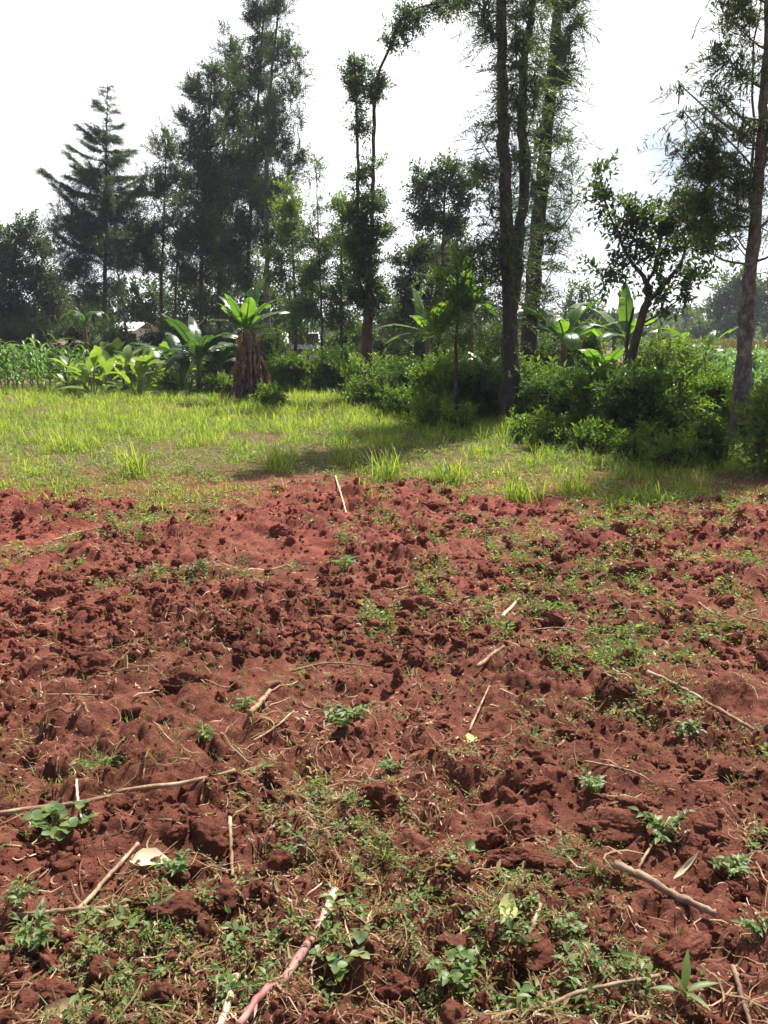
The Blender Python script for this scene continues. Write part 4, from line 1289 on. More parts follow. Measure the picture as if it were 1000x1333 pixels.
# --- far trees to the right
FAR = [
    ('far_tree', 'large hazy round tree behind the right edge trunk', 85, [([(965, 455), (962, 420), (960, 380)], .3, .1)], [(960, 372, 26, 24, 1.3), (938, 395, 20, 22, 1.1), (975, 400, 30, 30, 1.3), (950, 425, 30, 18, 1.0), (992, 380, 18, 22, 1)], 201, 'tree_mid', 1.6),
    ('far_tree', 'hazy dark tree just left of the large hazy one', 95, [([(925, 458), (925, 430)], .3, .1)], [(925, 428, 16, 16, 1.2), (908, 436, 16, 14, 1.2)], 202, 'tree_dark', 1.6),
    ('far_tree', 'thin pointed hazy tree in the gap right of the forked tree', 110, [([(893, 458), (893, 430), (893, 405)], .2, .05)], [(893, 410, 4, 10, 1.2), (893, 428, 6, 12, 1.3), (893, 443, 9, 10, 1.3)], 203, 'tree_dark', 1.5),
    ('far_tree', 'round hazy tree right of the thin pointed one', 120, [([(910, 458), (910, 440)], .3, .1)], [(908, 438, 14, 12, 1.3), (880, 444, 12, 9, 1.3)], 204, 'tree_mid', 1.8),
    ('far_tree', 'low hazy tree in the gap left of the thin pointed one', 130, [([(862, 458), (862, 440)], .3, .1)], [(862, 440, 16, 12, 1.3), (846, 446, 12, 9, 1.3)], 205, 'tree_dark', 1.9),
    ('far_tree', 'small hazy tree seen under the forked tree crown', 140, [([(828, 458), (828, 440)], .3, .1)], [(828, 436, 14, 14, 1.3)], 206, 'tree_dark', 1.9),
    ('far_tree', 'light crowned tree behind the bananas right of the leaning trunk', 48, [([(760, 458), (758, 400), (757, 372)], .14, .05)], [(757, 378, 14, 14, .7), (740, 392, 18, 14, .8), (770, 405, 22, 16, .9), (752, 425, 26, 18, 1.0)], 207, 'tree_mid', 1.5),
    ('far_tree', 'dark tree filling the gap left of the forked tree trunk', 60, [([(800, 458), (800, 420)], .2, .08)], [(800, 420, 18, 14, 1.2), (782, 432, 18, 14, 1.2), (815, 436, 16, 12, 1.0)], 208, 'tree_dark', 1.6),
    ('far_tree', 'tree behind the pruned trunk, filling the gap beneath the dark round one', 55, [([(520, 458), (518, 420)], .2, .08)], [(520, 405, 20, 22, 1.2), (500, 425, 20, 18, 1.2), (545, 428, 20, 18, 1.2)], 209, 'tree_dark', 1.5),
    ('far_tree', 'tree behind the low bushes between the trunks', 45, [([(625, 458), (625, 410)], .2, .08)], [(625, 400, 26, 24, 1.2), (650, 420, 26, 20, 1.1), (700, 425, 26, 20, 1.1)], 210, 'tree_dark', 1.5),
    ('far_tree', 'dark tree behind the foot of the tall grove', 46, [([(300, 458), (300, 420)], .2, .08)], [(285, 382, 34, 22, 1.0), (335, 388, 34, 22, 1.0), (240, 388, 30, 22, .9), (385, 392, 26, 20, .9), (275, 410, 36, 22, .9), (320, 415, 36, 22, .9), (360, 418, 30, 22, .8), (235, 420, 34, 20, .8)], 211, 'tree_dark', 1.6),
    ('far_tree', 'dark tree behind the foot of the conifer', 49, [([(100, 458), (100, 420)], .2, .08)], [(70, 405, 36, 28, 1.0), (115, 410, 36, 28, 1.0), (165, 395, 34, 28, 1.0), (200, 390, 30, 26, .9), (195, 425, 30, 20, .9)], 212, 'tree_dark', 1.6),
    ('far_tree', 'blue grey tree seen in the gap right of the pruned trunk', 90, [([(510, 458), (512, 435)], .25, .1)], [(512, 425, 16, 20, 1.1), (530, 432, 14, 16, 1.1)], 213, 'tree_dark', 1.8),
    ('far_tree', 'dark tree behind the left maize', 46, [([(20, 458), (22, 420)], .2, .08)], [(-10, 425, 36, 26, 1.1), (35, 432, 36, 22, 1.1)], 214, 'tree_dark', 1.5),
    ('far_tree', 'hazy tree at the right edge beyond the maize field', 90, [([(1005, 458), (1005, 420)], .3, .1)], [(1005, 420, 20, 24, 1.2), (1030, 410, 24, 34, 1.2)], 215, 'tree_mid', 1.7),
]
for (nm, lab, Y, tr, cl, sd, mt, sc) in FAR:
    tree(nm, lab, 'tree', Y, tr, cl, 'far', mt, cov=1.1, scale=sc * Y / 60 if Y > 60 else sc * .75, seed=sd, group='trees far behind the hedge')
print('trees', time.time() - T0)


# ------------------------------------------------------------------ hedge bushes
HEDGE_LOW = 1.0


def bush(label, px, ytop, ybase, halfw, seed, mat='hedge', st='hedge', scale=1.0, cov=2.0, Y=None, name='hedge_bush', group='bushes of the hedge line', tall=1.0):
    rng = np.random.default_rng(seed)
    g = gnd(px, ybase)
    if Y is not None:
        t = at(px, 440, Y)
        g = np.array([t[0], Y, 0.0])
    k = ppm(g[1])
    hgt = at(px, ytop, g[1])[2] * (0.80 if Y is None else 0.92)
    R = halfw / k
    root = empty(name, (g[0], g[1] + R * 1.05, 0), label, 'bush', group)
    stm, lf = MB(), MB()
    c0 = np.array([g[0], g[1] + R * 1.05, 0])
    K = 13
    for i in range(K):
        a = rng.uniform(0, 2 * PI)
        rr = rng.uniform(0, 1.0) * R
        top = rng.uniform(.40, .86)
        c = c0 + [math.cos(a) * rr, math.sin(a) * rr * .8, hgt * top * (1 - .12 * rr / R)]
        tube(stm, spline([c0 + rng.normal(0, .08, 3) * [1, 1, 0], (c0 + c) / 2 + rng.normal(0, .05, 3), c], 6), np.linspace(.022, .006, 6), 5, cap=False)
        clump(lf, stm, c, np.array([R * .5, R * .45, hgt * rng.uniform(.18, .30)]), cov * .62, st, rng, attach=c, scale=scale)
    # skirt down to the ground
    m = 7
    for i in range(m):
        a = rng.uniform(PI, 2 * PI)
        c = c0 + [math.cos(a) * R * .8, math.sin(a) * R * .7, hgt * .22]
        clump(lf, stm, c, np.array([R * .4, R * .3, hgt * .2]), cov * .5, st, rng, attach=None, scale=scale)
    # fresh shoots sticking up
    ns = int(26 * tall)
    P = c0 + np.stack([rng.uniform(-.9, .9, ns) * R, rng.uniform(-.7, .7, ns) * R, rng.uniform(.78, 1.0, ns) * hgt], 1)
    D = norm(np.stack([rng.normal(0, .3, ns), rng.normal(0, .3, ns), np.ones(ns)], 1))
    V, F = twig_leaves(P, D, st, rng, scale * 1.15)
    lf.add(V, F)
    for q in range(10):                      # long whippy shoots and dead twigs breaking the outline
        p0 = c0 + [rng.uniform(-.9, .9) * R, rng.uniform(-.8, .3) * R, hgt * rng.uniform(.5, .85)]
        p1 = p0 + np.array([rng.normal(0, .16), rng.normal(0, .16), rng.uniform(.2, .55) * hgt])
        Q = spline([p0, (p0 + p1) / 2 + rng.normal(0, .04, 3), p1], 6)
        tube(stm, Q, np.linspace(.006, .002, 6), 4, cap=False)
        if q % 2:
            V, F = twig_leaves(Q[2:5], norm(np.repeat((p1 - p0)[None], 3, 0)), st, rng, scale * .9)
            lf.add(V, F)
    stm.build('stems', M['bark'], root)
    lf.build('foliage', M[mat], root)


BUSHES = [
    (382, 452, 512, 34, 'rounded hedge bush right of the brown skirted banana plant'),
    (432, 446, 512, 36, 'hedge bush under the metal roof, second from the banana plant'),
    (480, 462, 520, 30, 'hedge bush at the foot of the pruned trunk'),
    (498, 470, 534, 34, 'hedge bush right of the pruned trunk, lit on top'),
    (540, 458, 542, 40, 'hedge bush below the blue gap between the trees'),
    (590, 454, 552, 44, 'big hedge bush below the young feathery tree'),
    (628, 468, 552, 36, 'dark hedge bush left of the nearest big trunk'),
    (612, 452, 515, 40, 'yellow green bush top behind the young feathery tree base'),
    (704, 470, 556, 40, 'dark hedge bush right of the nearest big trunk'),
    (748, 474, 572, 42, 'dark hedge bush below the right bananas'),
    (795, 470, 578, 44, 'hedge bush just left of the forked tree base'),
    (850, 478, 588, 46, 'dark hedge bush right of the forked tree base'),
    (892, 474, 584, 44, 'large dark hedge bush left of the pale right trunk'),
    (1032, 515, 622, 42, 'bush at the right edge in front of the pale trunk'),
    (926, 560, 606, 20, 'low bush at the foot of the pale right trunk'),
    (950, 480, 566, 38, 'dark hedge bush just behind the pale right trunk'),
    (1003, 522, 578, 34, 'low hedge bush right of the pale right trunk'),
    (668, 474, 545, 34, 'hedge bush tucked behind the nearest big trunk'),
    (820, 476, 570, 38, 'hedge bush tucked behind the forked tree base'),
    (1062, 505, 590, 44, 'bush cut off by the right edge behind the pale trunk'),
]
for i, (px, yt, yb, hw, lab) in enumerate(BUSHES):
    bush(lab, px, yt, yb, hw, 700 + i, mat=['hedge', 'hedge_dark', 'hedge', 'tree_lime', 'hedge_dark'][i % 5], scale=[.8, 1.0, .72, .9, 1.15][(i * 3) % 5], cov=[1.7, 1.4, 1.8][i % 3], tall=[.6, 1.6, 1.0][i % 3])
LOWB = [(275, 488, 516, 22), (225, 486, 514, 22), (300, 492, 518, 16), (350, 505, 532, 20), (560, 520, 560, 26), (520, 505, 546, 22), (470, 500, 530, 20), (600, 535, 566, 26), (690, 548, 576, 22), (720, 552, 584, 26), (775, 560, 592, 26), (835, 570, 604, 28), (890, 578, 614, 26)]
LOWL = ['under the shaded banana clump middle', 'under the shaded banana clump left side', 'just left of the brown skirted banana plant', 'beside the brown skirt of the banana plant', 'in front of the bush below the blue gap', 'left of the bush below the blue gap', 'in front of the pruned trunk bush', 'left of the nearest big trunk foot',
        'at the foot of the nearest big trunk', 'right of the nearest big trunk foot', 'in front of the bush below the right bananas', 'in front of the forked tree base', 'in front of the large dark hedge bush']
for i, (px, yt, yb, hw) in enumerate(LOWB):
    bush('low leafy scrub ' + LOWL[i], px, yt, yb, hw, 760 + i, scale=.7, cov=1.0, name='low_shrub', group='low scrub along the hedge foot', tall=.6)
BACKB = [(20, 415, 40, 36, 'dark'), (75, 418, 40, 34, 'dark'), (138, 416, 30, 34, 'dark'), (214, 412, 32, 33, 'dark'), (245, 425, 40, 34, 'dark'), (300, 430, 40, 32, 'dark'), (345, 425, 30, 32, 'mid'), (432, 448, 26, 30, 'mid'), (455, 428, 36, 30, 'mid'),
         (655, 430, 36, 24, 'mid'), (720, 432, 34, 21, 'mid'), (770, 428, 34, 21, 'lime'), (860, 446, 34, 19, 'lime'), (905, 452, 34, 20, 'lime'), (505, 440, 30, 30, 'dark'), (560, 430, 36, 27, 'mid')]
BACKL = ['at the far left', 'behind the drooping banana', 'under the conifer', 'left of the dark banana clump', 'behind the dark banana clump', 'behind the brown skirted banana plant', 'under the tall grove right side', 'beside the metal roof', 'left of the pruned trunk',
         'behind the nearest big trunk', 'behind the leaning trunk', 'among the right bananas', 'right of the forked tree, light green', 'far right before the distant maize', 'in the blue gap', 'under the young feathery tree']
for i, (px, yt, hw, Y, mt) in enumerate(BACKB):
    bush('shrub of the background undergrowth ' + BACKL[i], px, yt, 0, hw, 800 + i, mat='tree_' + mt, st='broad', scale=1.0, cov=1.5, Y=Y, name='shrub', group='shrubs behind the hedge')
print('bushes', time.time() - T0)


# ------------------------------------------------------------------ banana plants and maize
def banana_blade(base, az, el, L, W, droop, rng, torn=0.5, mat=None, root=None, name='leaf', ns=22, roll=0.0):
    """one leaf: stalk, arching rib and a blade torn into strips along its side veins"""
    t = np.linspace(0, 1, ns)
    ang = el - droop * t ** 1.5
    step = L / (ns - 1)
    hx = np.concatenate([[0], np.cumsum(np.cos(ang[:-1]) * step)])
    hz = np.concatenate([[0], np.cumsum(np.sin(ang[:-1]) * step)])
    dirh = np.array([math.cos(az), math.sin(az), 0])
    C = base + hx[:, None] * dirh + hz[:, None] * np.array([0, 0, 1.0])
    Tn = norm(np.gradient(C, axis=0))
    S = norm(np.cross(Tn, [0, 0, 1.0]) + 1e-6)
    S = S * math.cos(roll) + np.cross(Tn, S) * math.sin(roll)
    N = np.cross(S, Tn)
    mb = MB()
    tube(mb, C, np.linspace(W * .06, W * .012, ns), 5, cap=False)
    prof = np.clip(np.sin(np.clip((t - 0.16) / 0.84, 0, 1) ** 0.75 * PI), 0, 1) ** 0.55 * W / 2
    for sgn in (1, -1):
        k = 0
        while k < ns - 1:
            run = int(rng.integers(1, 7)) if rng.uniform() < torn else 7
            e = min(ns - 1, k + run)
            hang = rng.uniform(-.25, .9) * torn + .12
            idx = np.arange(k, e + 1)
            w = prof[idx]
            fwd = 0.28
            mid = C[idx] + (S[idx] * sgn * math.cos(hang * .5) - N[idx] * math.sin(hang * .5) * 1.0 + N[idx] * .25) * (w * .55)[:, None] + Tn[idx] * (w * fwd * .5)[:, None]
            tip = mid + (S[idx] * sgn * math.cos(hang * 1.2) - N[idx] * math.sin(hang * 1.2)) * (w * .45)[:, None] + Tn[idx] * (w * fwd * .5)[:, None]
            shrink = np.ones(len(idx))
            if len(idx) > 1 and e < ns - 1:
                shrink[-1] = rng.uniform(.86, .99)
            c = C[idx]
            tip = c + (tip - c) * shrink[:, None]
            V = np.stack([c, mid, tip], 1).reshape(-1, 3)
            m = len(idx)
            b = np.arange(m - 1) * 3
            mb.add(V, np.concatenate([np.stack([b, b + 1, b + 4, b + 3], -1), np.stack([b + 1, b + 2, b + 5, b + 4], -1)]))
            k = e
    return mb.build(name, mat, root, True)


def banana(label, px, Y, hgt, nl, L, seed, mat='banana', torn=.5, stems=1, el=(.5, 1.3), W=.32, leaves=None, name='banana_plant', rbase=.10, z0=-.05):
    rng = np.random.default_rng(seed)
    b = at(px, 440, Y)
    b[2] = 0
    root = empty(name, b, label, 'banana plant', 'banana plants around the field')
    tm = MB()
    top = b + np.array([rng.normal(0, .06), rng.normal(0, .06), hgt])
    n = 12
    tube(tm, spline([b + [0, 0, z0], (b + top) / 2 + rng.normal(0, .03, 3), top], n), np.linspace(rbase, rbase * .55, n), 10, rng, .08)
    tm.build('stem', M['pseudo'], root, True)
    spec = leaves or [(rng.uniform(0, 2 * PI) if False else i * 2.4 + rng.uniform(-.4, .4), rng.uniform(*el), rng.uniform(.7, 1.15), rng.uniform(.7, 2.4)) for i in range(nl)]
    for (az, e, ls, dr) in spec:
        banana_blade(top + [0, 0, -.05], az, e, L * ls, W * (.85 + .3 * rng.uniform()), dr, rng, torn, M[mat], root)
    return root, b, top, rng


# brown skirted plant beside the hedge
root, b, top, rng = banana('banana plant with a thick skirt of dead brown leaves by the grass', 324, 21.5, 1.75, 0, 1.25, 901, torn=.75, W=.38, rbase=.15,
                           leaves=[(1.3, 1.35, .95, .5), (2.6, 1.15, 1.0, .9), (-.3, 1.05, 1.0, .9), (.4, .8, 1.05, 1.1), (-2.2, 1.2, .9, .7), (2.9, .6, .85, .9), (-1.2, 1.2, .8, .6), (0.1, .35, .9, 1.3), (-2.8, 1.0, .8, .6), (.9, 1.3, 1.2, .5)])
sk, so = MB(), MB()
for i in range(170):
    a = rng.uniform(0, 2 * PI)
    z = rng.uniform(.30, 1.80)
    hr = rng.uniform(.10, .36) * (1.12 - .25 * z)
    p = b + np.array([math.cos(a) * hr, math.sin(a) * hr, z])
    L = rng.uniform(.5, 1.0) * (z + .15)
    out = rng.uniform(-.12, .34)
    D = norm(np.array([[math.cos(a) * out, math.sin(a) * out, -1.0]]))
    N = norm(np.array([[math.cos(a), math.sin(a), .2]]) + rng.normal(0, .5, (1, 3)))
    V, F = strips(p[None], D, N, min(L, z + .02), rng.uniform(.04, .16), [.4, .9, .6, 1, .5, .8, .3, .5, .05], bend=rng.uniform(-.25, .3), fold=rng.uniform(-1.2, 1.2), rng=rng, wave=.4)
    (so if (math.cos(a) < -.5 and rng.uniform() < .6 and z > 1.0) else sk).add(V, F)
sk.build('dead_leaf_skirt', M['deadleaf'], root)
so.build('orange_dead_leaf', M['orangeleaf'], root)
for lab, px, Y, hg, nl, L, sd, mt, tn, W in [
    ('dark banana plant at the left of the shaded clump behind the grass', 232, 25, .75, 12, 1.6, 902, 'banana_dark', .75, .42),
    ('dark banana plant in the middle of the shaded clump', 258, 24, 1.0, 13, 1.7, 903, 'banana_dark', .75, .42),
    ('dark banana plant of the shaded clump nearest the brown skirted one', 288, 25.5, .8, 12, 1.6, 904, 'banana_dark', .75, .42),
    ('banana plant with one tall upright leaf at the centre', 560, 22, 1.7, 6, 1.5, 905, 'banana', .3, .34),
    ('banana plant behind the young feathery tree', 610, 23, 2.2, 7, 1.7, 906, 'banana', .5, .34),
    ('banana plant with arching leaves right of the leaning trunk', 735, 19, 1.5, 10, 1.6, 907, 'banana', .45, .42),
    ('low banana plant just behind the hedge right of the trunks', 712, 18, .6, 8, 1.1, 908, 'banana', .4, .3),
    ('banana plant behind the forked tree trunk with an upright leaf', 820, 18.5, 1.5, 8, 1.3, 909, 'banana', .4, .34),
    ('low banana plant between the right bananas and the forked tree', 782, 18, .7, 9, 1.3, 910, 'banana', .4, .38),
    ('banana plant in the gap right of the forked tree', 872, 24, 1.0, 7, 1.2, 911, 'banana', .5, .32),
    ('small bright banana plant right of the forked tree trunk', 850, 16.5, .5, 6, .85, 912, 'banana', .3, .28),
    ('banana plant behind the far end of the hedge', 925, 26, 1.0, 6, 1.3, 913, 'banana', .6, .3),
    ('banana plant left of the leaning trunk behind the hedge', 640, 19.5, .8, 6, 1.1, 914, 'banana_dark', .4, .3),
]:
    leaves = None
    if sd == 905:
        leaves = [(2.3, 1.25, .85, .25), (3.0, .45, .9, .9), (2.9, .1, .8, .9), (.3, .9, .8, 1.2), (-1.0, 1.1, .8, .9), (-2.0, .8, .8, 1.2)]
    if sd == 909:
        leaves = [(1.7, 1.45, 1.0, .2), (3.0, .75, 1.0, 1.3), (.1, .6, 1.0, 1.3), (2.5, 1.0, .9, .8), (-1.2, .9, .9, 1.2), (.6, 1.0, .9, .9), (-2.4, .5, .9, 1.2)]
    banana(lab, px, Y, hg, nl, L, sd, mt, torn=min(.9, tn + .25), W=W, leaves=leaves)
# drooping, wilted banana
root, b, top, rng = banana('wilted banana plant with its dead leaf folded over, far left', 110, 27, 1.95, 0, 1.4, 920, 'banana_dark', torn=.6, W=.3,
                           leaves=[(2.6, 1.4, .9, 3.6), (.4, 1.3, .9, 3.4), (-.6, 1.2, .9, 3.0), (-1.5, 1.0, .9, 2.6), (3.2, 1.1, .8, 2.8)])
banana_blade(top, 3.3, 1.45, 1.7, .2, 4.0, rng, .8, M['deadleaf'], root, name='dead_leaf')
root, b, top, rng = banana('collapsed brown banana plant left of the wilted one', 84, 27.5, 1.3, 0, 1.0, 921, 'deadleaf', torn=.8, W=.24,
                           leaves=[(2.8, .9, .9, 2.6), (3.4, .6, .9, 2.2), (.4, .8, .8, 2.2), (-1.5, .8, .8, 2.4), (2.0, .9, .8, 2.4)])


# big paddle leaved plants at the left
def paddle(label, px, py, seed, s=1.0):
    rng = np.random.default_rng(seed)
    g = gnd(px, py)
    root = empty('paddle_leaf_plant', g, label, 'leafy plant', 'broad leaved plants at the grass edge')
    st = MB()
    for i in range(15):
        a = rng.uniform(0, 2 * PI)
        el = rng.uniform(.45, 1.35) if i < 11 else rng.uniform(.1, .5)
        base = g + np.array([rng.normal(0, .08), rng.normal(0, .08), 0])
        H0 = rng.uniform(.2, .7) * s if i < 11 else .12
        k = base + np.array([math.cos(a) * .15, math.sin(a) * .15, H0])
        tube(st, spline([base, (base + k) / 2, k], 5), np.linspace(.022, .014, 5), 6, cap=False)
        D = np.array([[math.cos(a) * math.cos(el), math.sin(a) * math.cos(el), math.sin(el)]])
        N = norm(np.array([[-math.cos(a) * math.sin(el), -math.sin(a) * math.sin(el), math.cos(el)]]) + rng.normal(0, .15, (1, 3)))
        V, F = strips(k[None], D, N, rng.uniform(.38, .68) * s, rng.uniform(.18, .28) * s, [.12, .5, .85, 1, 1, .88, .6, .08], bend=rng.uniform(.05, .45), fold=.3, grav=rng.uniform(0, .25), rng=rng, wave=.03)
        mesh_obj('leaf', V, F, M['paddle'], root, True)
    st.build('stalks', M['stem_green'], root, True)


PAD = [(105, 506, 'at the left end of the bright clump'), (125, 500, 'second from the left end of the bright clump'), (142, 508, 'front left in the bright clump'), (150, 498, 'tallest, back left in the bright clump'),
       (165, 510, 'front middle of the bright clump'), (172, 500, 'back middle of the bright clump'), (190, 508, 'front right of the middle in the bright clump'), (198, 498, 'back right in the bright clump'),
       (214, 510, 'front right in the bright clump'), (226, 502, 'with a pointed upright leaf near the right end'), (240, 514, 'drooping pale one at the right end of the bright clump'), (118, 515, 'low one in front of the clump left end'), (180, 517, 'low one in front of the clump middle'), (95, 512, 'outlying one beside the maize'), (134, 504, 'half hidden between the front left and back left ones'), (158, 504, 'half hidden behind the front middle one'), (182, 504, 'half hidden between the back middle and back right ones'), (206, 504, 'half hidden behind the front right one'), (236, 506, 'spreading one beside the shaded bananas')]
for i, (px, py, lab) in enumerate(PAD):
    paddle('broad leaved plant ' + lab, px, py, 950 + i, 1.5 if py < 504 else 1.2)


# maize, left plot: three kinds copied
def maize_proto(seed, hgt):
    rng = np.random.default_rng(seed)
    st, lf = MB(), MB()
    tube(st, spline([[0, 0, 0], [rng.normal(0, .03), 0, hgt * .5], [rng.normal(0, .05), 0, hgt * .85]], 8), np.linspace(.014, .006, 8), 6, cap=False)
    n = 9
    for i in range(n):
        z = hgt * (.12 + .72 * i / n)
        a = (i % 2) * PI + rng.normal(0, .4)
        el = rng.uniform(.7, 1.2)
        D = np.array([[math.cos(a) * math.cos(el), math.sin(a) * math.cos(el), math.sin(el)]])
        N = norm(np.array([[-math.cos(a) * math.sin(el), -math.sin(a) * math.sin(el), math.cos(el)]]))
        V, F = strips(np.array([[0, 0, z]]), D, N, rng.uniform(.55, .8) * hgt / 1.4, .075, [.6, .9, 1, .95, .8, .55, .3, .03], bend=rng.uniform(-.1, .2), fold=.35, grav=rng.uniform(.5, 1.0), rng=rng, wave=.06)
        lf.add(V, F)
    return st, lf


protos = []
for k in range(4):
    st, lf = maize_proto(970 + k, 1.25 + .12 * k)
    protos.append((np.concatenate(st.V), np.concatenate(st.F), np.concatenate(lf.V), np.concatenate(lf.F)))
rng = np.random.default_rng(33)
first = {}
MP = []
for Y in (25.5, 26.5, 27.5, 28.6, 29.8):
    for px in range(-18, 108, 11):
        MP.append((px + rng.uniform(-4, 4), Y + rng.uniform(-.3, .3)))
for i, (px, Y) in enumerate(MP):
    k = int(rng.integers(0, 4))
    g = at(px, 440, Y)
    root = empty('maize_plant', (g[0], g[1], -.02), 'green maize plant standing in the dense plot at the left edge', 'maize plant', 'maize plants in the left plot')
    root.rotation_euler = (rng.normal(0, .06), rng.normal(0, .06), rng.uniform(0, 6.28))
    sc = rng.uniform(.9, 1.25)
    root.scale = (sc, sc, sc)
    if k not in first:
        a, bF, c, d = protos[k]
        s1 = mesh_obj('stalk', a, bF, M['stem_green'])
        l1 = mesh_obj('leaves', c, d, M['maize'])
        first[k] = (s1, l1)
        s1.parent = root
        l1.parent = root
    else:
        for o in first[k]:
            cpy = o.copy()
            COL.objects.link(cpy)
            cpy.parent = root
# far maize field to the right: a mass nobody could count
rng = np.random.default_rng(34)
n = 2600
Yv = rng.uniform(20, 60, n)
Xv = rng.uniform(.30, .62, n) * Yv + 0.5
k = (Xv / Yv > .385) | (Yv > 30)
Xv, Yv = Xv[k], Yv[k]
mm = []
sm, lm, tm_ = MB(), MB(), MB()
pv = [(protos[q][2], protos[q][3]) for q in range(4)]
thr = rng.uniform(0, 6.28, len(Xv))
for q in range(4):
    idx = np.arange(q, len(Xv), 4)
    V, F = pv[q]
    # half of the leaf geometry is enough at this distance
    c, s = np.cos(thr[idx]), np.sin(thr[idx])
    R = np.stack([np.stack([c, -s, 0 * c], -1), np.stack([s, c, 0 * c], -1), np.stack([0 * c, 0 * c, 1 + 0 * c], -1)], 1)
    W_ = np.einsum('nij,vj->nvi', R, V) * rng.uniform(.8, 1.1, len(idx))[:, None, None] + np.stack([Xv[idx], Yv[idx], 0 * Xv[idx]], 1)[:, None]
    lm.add(W_.reshape(-1, 3), (F[None] + (np.arange(len(idx)) * len(V))[:, None, None]).reshape(-1, 4))
o = lm.build('maize_field', M['maize'])
tag(o, 'pale green field of maize beyond the right edge trunk', 'maize', kind='stuff')
m = len(Xv) * 4
idx = np.repeat(np.arange(len(Xv)), 4)
D = norm(np.stack([rng.normal(0, .35, m), rng.normal(0, .35, m), np.ones(m)], 1))
V, F = rhombs(np.stack([Xv[idx], Yv[idx], np.full(m, 1.25)], 1), D, perp(D, rng), rng.uniform(.2, .35, m), np.full(m, .03))
o = mesh_obj('maize_tassels', V, F, M['tassel'])
tag(o, 'pinkish brown tassels topping the maize field on the right', 'maize tassels', kind='stuff')
print('crops', time.time() - T0)


# ------------------------------------------------------------------ houses glimpsed behind
def box(mb, c, s, rz=0.0):
    c, s = np.array(c, float), np.array(s, float) / 2
    v = np.array([[x, y, z] for x in (-1, 1) for y in (-1, 1) for z in (-1, 1)]) * s
    v = np.stack([v[:, 0] * math.cos(rz) - v[:, 1] * math.sin(rz), v[:, 0] * math.sin(rz) + v[:, 1] * math.cos(rz), v[:, 2]], 1) + c
    mb.add(v, [[0, 1, 3, 2], [4, 6, 7, 5], [0, 4, 5, 1], [2, 3, 7, 6], [0, 2, 6, 4], [1, 5, 7, 3]])


def house(label, px, Y, w, dep, wall, ridge, rz, wallmat):
    b = at(px, 440, Y)
    b[2] = 0
    root = empty('farm_house', b, label, 'house')
    mb = MB()
    box(mb, b + [0, 0, wall / 2], (w, dep, wall), rz)
    wl = mb.build('wall', M[wallmat], root)
    rm = MB()
    n = 30                                       # corrugated sheets, both slopes
    for sg in (1, -1):
        xs = np.linspace(-w / 2 - .3, w / 2 + .3, n * 4)
        cor = .02 * np.sin(xs * 2 * PI / .25)
        a = np.stack([xs, np.full_like(xs, sg * (dep / 2 + .35)), wall - .12 + cor], 1)
        c = np.stack([xs, np.zeros_like(xs), ridge + cor], 1)
        V = np.concatenate([a, c, a - [0, 0, .02], c - [0, 0, .02]])
        V = np.stack([V[:, 0] * math.cos(rz) - V[:, 1] * math.sin(rz), V[:, 0] * math.sin(rz) + V[:, 1] * math.cos(rz), V[:, 2]], 1) + b
        k = np.arange(len(xs) - 1)
        m_ = len(xs)
        rm.add(V, np.concatenate([np.stack([k, k + 1, k + m_ + 1, k + m_], -1), np.stack([k + 2 * m_, k + 3 * m_, k + 3 * m_ + 1, k + 2 * m_ + 1], -1)]))
    rm.build('roof', M['tin'], root)
    for dx, dz, ww, hh, nm in ((-.2 * w, 1.0, .9, 2.0, 'door'), (.22 * w, 1.35, .9, .8, 'window')):
        dm = MB()
        box(dm, b + [dx * math.cos(rz) + (dep / 2) * math.sin(rz), dx * math.sin(rz) - (dep / 2) * math.cos(rz), dz], (ww, .08, hh), rz)
        dm.build(nm, M['wood'], root)


house('low house with a pale corrugated roof glimpsed behind the hedge', 391, 40, 1.1, 1.8, 1.2, 1.8, .25, 'plaster')
house('white walled house glimpsed between the conifer and the bananas', 174, 42, .9, 2.6, 2.0, 2.3, -.1, 'plaster')

# ------------------------------------------------------------------ hills
rng = np.random.default_rng(71)
xs = np.linspace(-900, 900, 160)
ys = np.linspace(420, 1100, 40)
X, Y = np.meshgrid(xs, ys)
Zh = (15 * smooth(0, 1, (Y - 420) / 400)) * (.55 + .9 * fbm2(X / 220, Y / 220, 4, 72)) - 4 * (1 - smooth(0, 1, (Y - 420) / 60))
i = (np.arange(39)[:, None] * 160 + np.arange(159)[None]).ravel()
o = mesh_obj('hills', np.stack([X.ravel(), Y.ravel(), Zh.ravel()], 1), np.stack([i, i + 1, i + 161, i + 160], 1), M['hill'], smoothf=True)
tag(o, kind='structure')
# far-off woodland seen as one mass
n = 26000
Yv = rng.uniform(120, 380, n)
Xv = rng.uniform(-.75, .75, n) * Yv
hh = (2.0 + 5.5 * vnoise2(Xv / 14, Yv / 14, 74)) * (vnoise2(Xv / 30 + 9, Yv / 30, 75) > .3)
Zv = hh * rng.uniform(0, 1, n) ** .6
D = norm(rng.normal(size=(n, 3)) + [0, 0, .5])
V, F = rhombs(np.stack([Xv, Yv, Zv], 1), D, perp(D, rng), rng.uniform(1.2, 2.4, n), rng.uniform(.7, 1.5, n))
o = mesh_obj('far_woodland', V, F, M['tree_dark'])
tag(o, 'far hazy woodland beyond the fields', 'woodland', kind='stuff')

